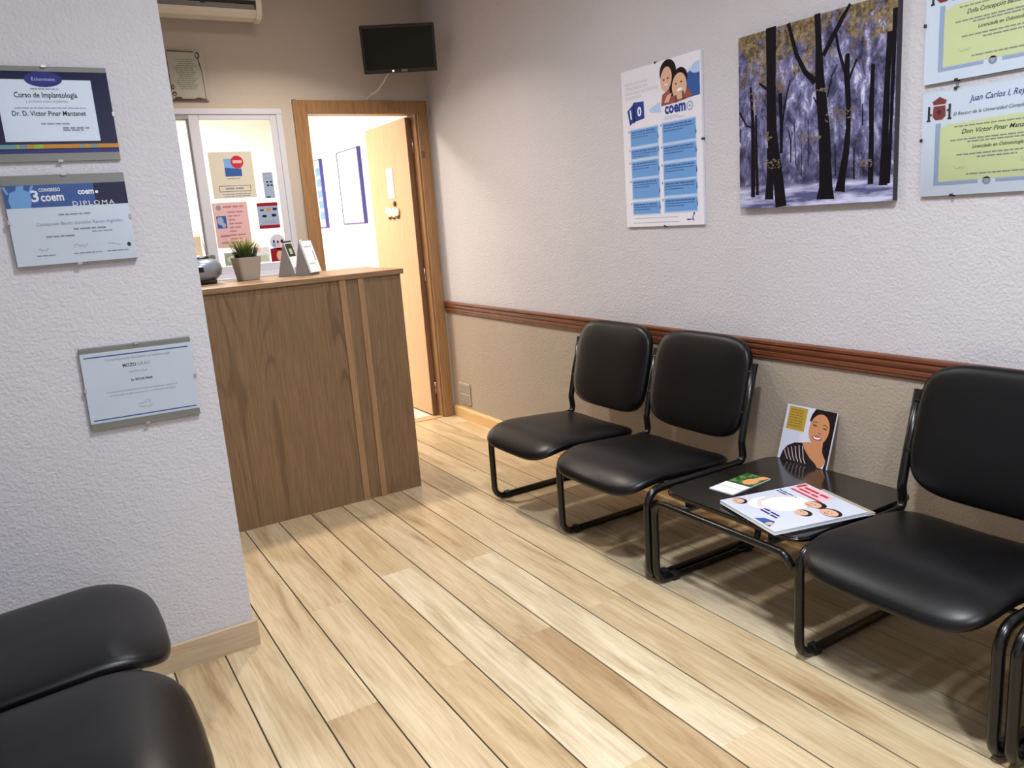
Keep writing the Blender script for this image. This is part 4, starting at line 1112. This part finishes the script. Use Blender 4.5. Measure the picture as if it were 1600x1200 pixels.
# ------------------------------------------------------------------ low magazine table
TZ = 0.37
t = thing('magazine_table', 'low black table with rounded corners between the chairs', 'table', (2.065, 1.725, 0), (0, 0, RZ))
def rrect(a, b_, r, n=8):
    out = []
    for (cx, cy, a0) in ((a-r, b_-r, 0), (-a+r, b_-r, 90), (-a+r, -b_+r, 180), (a-r, -b_+r, 270)):
        for k in range(n+1):
            th = R(a0+90*k/n); out.append((cx+r*math.cos(th), cy+r*math.sin(th)))
    return out
def slab(name, outline, z0, z1, m, parent, bev=0.004):
    n = len(outline)
    bm = bmesh.new()
    lo = [bm.verts.new((p[0], p[1], z0)) for p in outline]; hi = [bm.verts.new((p[0], p[1], z1)) for p in outline]
    bm.faces.new(list(reversed(lo))); top = bm.faces.new(hi)
    for k in range(n): bm.faces.new((lo[k], lo[(k+1) % n], hi[(k+1) % n], hi[k]))
    es = [e for e in bm.edges if abs(e.verts[0].co.z-e.verts[1].co.z) < 1e-6]
    bmesh.ops.bevel(bm, geom=es, offset=bev, segments=3, affect='EDGES', profile=0.5)
    return bm_obj(name, bm, m, parent)
TA, TB = 0.291, 0.284
slab('table_top', rrect(TA, TB, 0.05), TZ-0.016, TZ, M_TABLE, t, 0.003)
slab('edge_band', rrect(TA+0.004, TB+0.004, 0.054), TZ-0.015, TZ-0.004, M_TUBE, t, 0.003)
# frame: sled leg on the left turning into the front rail, and its twin at the back
xl = -(2.035-1.725); xrr = 0.288
tube('front_rail', [(xl, 0.10, TR), (xl, -0.31, TR), (xl, -0.31, 0.325), (0.255, -0.31, 0.325), (0.291, -0.31, 0.292)], TR*0.9, M_TUBE, t, [0, 0.05, 0.05, 0.03, 0], 10)
tube('rear_rail', [(xl, 0.10, TR), (xl, 0.22, TR), (xl, 0.22, 0.325), (xrr, 0.22, 0.325)], TR*0.9, M_TUBE, t, [0, 0.05, 0.05, 0], 10)
tube('cross_rail', [(-0.18, -0.31, 0.325), (-0.18, 0.22, 0.325)], TR*0.8, M_TUBE, t)
tube('cross_rail', [(0.18, -0.31, 0.325), (0.18, 0.22, 0.325)], TR*0.8, M_TUBE, t)
for sx_ in (-0.18, 0.18):
    for sy_ in (-0.262, 0.20):
        box('spacer', sx_-0.012, sx_+0.012, sy_-0.012, sy_+0.012, 0.330, TZ-0.0155, M_RUBBER, t, 0.002)
box('foot', xl-0.014, xl+0.014, -0.24, -0.21, 0, 0.03, M_RUBBER, t, 0.003)
box('foot', xl-0.014, xl+0.014, 0.14, 0.17, 0, 0.03, M_RUBBER, t, 0.003)

# ---- paper on the table.  page frame: x right, z up the page, front (-y) faces the ceiling
def flat(name, label, cat, cx, cy, z, rz, group=None):
    return thing(name, label, cat, (cx, cy, z), (R(-90), 0, rz), group)
def page_block(t, w, h, th, m_cover, m_page):
    box('pages', -w/2+0.001, w/2-0.001, -th+0.0006, -0.0004, -h/2+0.001, h/2-0.001, m_page, t)
    box('cover', -w/2, w/2, -th, -th+0.0006, -h/2, h/2, m_cover, t)
    box('back_cover', -w/2, w/2, -0.0004, 0, -h/2, h/2, m_cover, t)
# page-up direction runs from the room towards the wall
M_MAGPALE = mat('magazine pale cover', c(214, 220, 236), 0.25, coat=0.3)
M_MAGWARM = mat('magazine taupe cover', c(176, 166, 148), 0.25, coat=0.3)
t = flat('magazine', 'magazine with taupe cover lying under the pale celebrity magazine', 'magazine', 1.975, 1.565, TZ, R(-104), 'magazines on the low table')
page_block(t, 0.24, 0.33, 0.006, M_MAGWARM, M_PAPER)
prn(t, 'cover_print', mat('mottled print', c(150, 146, 120), 0.4), [('e', 0.06*math.cos(i*2.0), -0.12+0.03*i, 0.03, 0.02) for i in range(9)], 1, 0.006)
prn(t, 'cover_face', M_SKIN, [('e', -0.03, 0.11, 0.03, 0.02), ('e', 0.08, -0.13, 0.02, 0.02)], 2, 0.006)
t = flat('magazine', 'pale glossy magazine with faces and red title band, on top of another', 'magazine', 1.943, 1.594, TZ+0.0065, R(-104), 'magazines on the low table')
mw, mh, th = 0.296, 0.336, 0.011
page_block(t, mw, mh, th, M_MAGPALE, M_PAPER)
prn(t, 'title_band', mat('pale red print', c(232, 190, 200), 0.3), [('r', -0.135, 0.105, 0.01, 0.16)], 1, th)
prn(t, 'title_rule', M_RED, [('r', -0.13, 0.092, 0.02, 0.101), ('r', -0.14, 0.12, -0.125, 0.16)], 2, th)
prn(t, 'title_lettering', M_RED, words(-0.115, 0.0, 0.14, 0.012, 330) + words(-0.115, -0.02, 0.118, 0.010, 331), 2, th)
prn(t, 'cover_bride', M_WHITEINK, [('e', -0.03, 0.0, 0.07, 0.075), ('e', -0.06, -0.05, 0.05, 0.06)], 1, th)
prn(t, 'cover_arm', mat('pale skin print', c(222, 206, 206), 0.4), [('l', [(-0.01, -0.075), (-0.05, -0.085), (-0.085, -0.06), (-0.098, -0.01), (-0.085, 0.03), (-0.06, 0.055)], 0.014)], 3, th)
prn(t, 'cover_skin', M_SKIN, [('e', 0.025, 0.062, 0.030, 0.024), ('e', 0.10, 0.062, 0.034, 0.024), ('e', 0.062, -0.01, 0.024, 0.019), ('e', -0.115, -0.12, 0.022, 0.019), ('e', 0.09, -0.145, 0.012, 0.012)], 3, th)
prn(t, 'cover_hair', M_HAIR, [('e', 0.032, 0.072, 0.034, 0.026), ('e', 0.103, 0.067, 0.039, 0.029), ('e', 0.066, -0.004, 0.030, 0.023), ('e', -0.113, -0.115, 0.028, 0.022)], 2, th)
prn(t, 'cover_features', M_BROWNINK, [('e', 0.016, 0.064, 0.003, 0.002), ('e', 0.030, 0.066, 0.003, 0.002), ('e', 0.092, 0.066, 0.003, 0.002), ('e', 0.108, 0.066, 0.003, 0.002), ('e', 0.055, -0.006, 0.003, 0.002), ('e', 0.068, -0.006, 0.003, 0.002),
    ('l', [(0.014, 0.050), (0.022, 0.048), (0.030, 0.051)], 0.003), ('l', [(0.090, 0.052), (0.100, 0.049), (0.110, 0.053)], 0.003), ('l', [(-0.122, -0.127), (-0.112, -0.126)], 0.003)], 4, th)
prn(t, 'cover_corner', M_BLUE, [('p', [(0.03, -0.158), (0.11, -0.158), (0.085, -0.12), (0.045, -0.13)])], 1, th)
prn(t, 'cover_lettering', M_PURPLE, words(-0.02, 0.06, -0.085, 0.008, 301) + words(-0.02, 0.065, -0.1, 0.008, 302) + words(-0.14, -0.06, 0.045, 0.006, 303) + words(-0.14, -0.05, 0.058, 0.006, 304), 2, th)
t = flat('leaflet', 'narrow leaflet, half white and half green with an orange face, on the table', 'leaflet', 2.014, 1.873, TZ, R(-84.5))
page_block(t, 0.101, 0.213, 0.003, M_WHITEINK, M_PAPER)
prn(t, 'green_photo', mat('leaf green print', c(52, 84, 44), 0.4), [('r', -0.05, -0.012, 0.05, 0.106)], 1, 0.003)
r_ = random.Random(4)
prn(t, 'green_leaves', mat('bright green print', c(92, 140, 70), 0.4), [('e', r_.uniform(-0.045, 0.045), r_.uniform(0.0, 0.1), 0.008, 0.005, r_.uniform(0, 3)) for _ in range(40)], 2, 0.003)
prn(t, 'orange_face', mat('orange skin print', c(226, 160, 104), 0.4), [('e', 0.018, 0.035, 0.024, 0.034), ('p', [(0.01, 0.06), (0.035, 0.06), (0.05, 0.106), (0.02, 0.106)])], 3, 0.003)
prn(t, 'printed_rule', M_INKGREY, [('r', -0.05, -0.058, 0.05, -0.055)], 1, 0.003)

# booklet standing on the table against the wall
t = thing('standing_booklet', 'upright booklet showing a smiling woman in a striped top', 'booklet', (2.336, 1.872, TZ+0.0012), (R(-17), 0, RZ))
bw_, bh_ = 0.222, 0.2118
box('booklet_card', -bw_/2, bw_/2, -0.001, 0.004, 0, bh_, mat('pale lilac cover', c(206, 208, 224), 0.3), t, 0.0005, 1)
bb_ = 0.001
prn(t, 'text_panel', M_GOLD, [('r', -0.098, 0.118, -0.016, 0.205)], 1, bb_)
prn(t, 'text_panel_lettering', mat('dark mustard ink', c(140, 112, 44), 0.6), sum([words(-0.09, -0.03, 0.194-0.010*i, 0.0035, 320+i) for i in range(7)], []), 2, bb_)
prn(t, 'photo_hair', M_HAIR, [('p', [(0.0, 0.165), (0.006, 0.19), (0.018, 0.2115), (0.108, 0.2115), (0.108, 0.03), (0.094, 0.02), (0.078, 0.06), (0.07, 0.12)])], 1, bb_)
prn(t, 'photo_skin', M_SKIN2, [('e', 0.047, 0.138, 0.043, 0.058, -0.06), ('p', [(0.012, 0.085), (0.075, 0.09), (0.078, 0.06), (0.10, 0.03), (0.085, 0.0005), (0.07, 0.0005), (-0.012, 0.062), (-0.012, 0.078)])], 2, bb_)
prn(t, 'photo_striped_top', mat('printed dark top', c(40, 32, 34), 0.5), [('p', [(-0.098, 0.0005), (-0.092, 0.03), (-0.075, 0.055), (-0.045, 0.072), (-0.012, 0.078), (0.0, 0.058), (0.03, 0.03), (0.06, 0.012), (0.07, 0.0005)]), ('p', [(0.094, 0.0005), (0.098, 0.02), (0.108, 0.04), (0.108, 0.0005)])], 3, bb_)
prn(t, 'photo_stripes', mat('printed pale stripe', c(190, 176, 176), 0.5), [('l', [(-0.088+0.016*i, 0.042+0.006*min(i, 4)), (-0.074+0.016*i, 0.020), (-0.062+0.016*i, 0.004)], 0.0035) for i in range(6)], 4, bb_)
prn(t, 'photo_brows', M_BROWNINK, [('l', [(0.014, 0.158), (0.024, 0.166), (0.036, 0.162)], 0.003), ('l', [(0.060, 0.158), (0.072, 0.160), (0.082, 0.150)], 0.003), ('e', 0.026, 0.151, 0.010, 0.0035, -0.1), ('e', 0.071, 0.145, 0.009, 0.0032, -0.2), ('l', [(0.045, 0.128), (0.052, 0.124), (0.059, 0.127)], 0.003)], 3, bb_)
prn(t, 'photo_lips', mat('printed lips', c(170, 88, 84), 0.5), [('e', 0.045, 0.107, 0.021, 0.009, -0.05)], 3, bb_)
prn(t, 'photo_teeth', M_WHITEINK, [('p', [(0.027, 0.112), (0.036, 0.109), (0.045, 0.108), (0.054, 0.109), (0.063, 0.111), (0.056, 0.104), (0.045, 0.102), (0.034, 0.104)])], 4, bb_)

# ------------------------------------------------------------------ lamps
M_RING = mat('white lamp ring', c(235, 235, 235), 0.4)
def lamp(x, y, z, watts, col, rad, label, spread=160):
    t = thing('ceiling_downlight', label, 'lamp', (x, y, z))
    lathe('ring', [(rad+0.02, 0.0), (rad+0.02, -0.006), (rad+0.004, -0.010), (rad+0.002, -0.002)], M_RING, t, 32)
    vs = [(rad*math.cos(k*math.pi/16), rad*math.sin(k*math.pi/16), -0.0115) for k in range(32)]
    mesh_obj('diffuser', vs, [tuple(reversed(range(32)))], emit_mat('lamp glow', (*col, 1), watts*0.6/(math.pi*rad*rad)/20), t)
    ld = bpy.data.lights.new('downlight', 'AREA')
    ld.shape = 'DISK'; ld.size = rad*2; ld.energy = watts; ld.color = col; ld.spread = R(spread)
    lo = bpy.data.objects.new('downlight_lamp', ld); COL.objects.link(lo)
    lo.parent = t; lo.location = (0, 0, -0.014)
for (x, y, z, wts, col, rad, lab) in LAMPS:
    lamp(x, y, z, wts, col, rad, lab, 125 if y > 3 else 160)
for i, (x, y, z, wts) in enumerate(BACK_LAMPS):
    lamp(x, y, z, wts, (1.0, 0.9, 0.78), 0.2, ['bright round ceiling lamp just inside the room beyond the door', 'bright round ceiling lamp at the far end of the room beyond the door'][i])
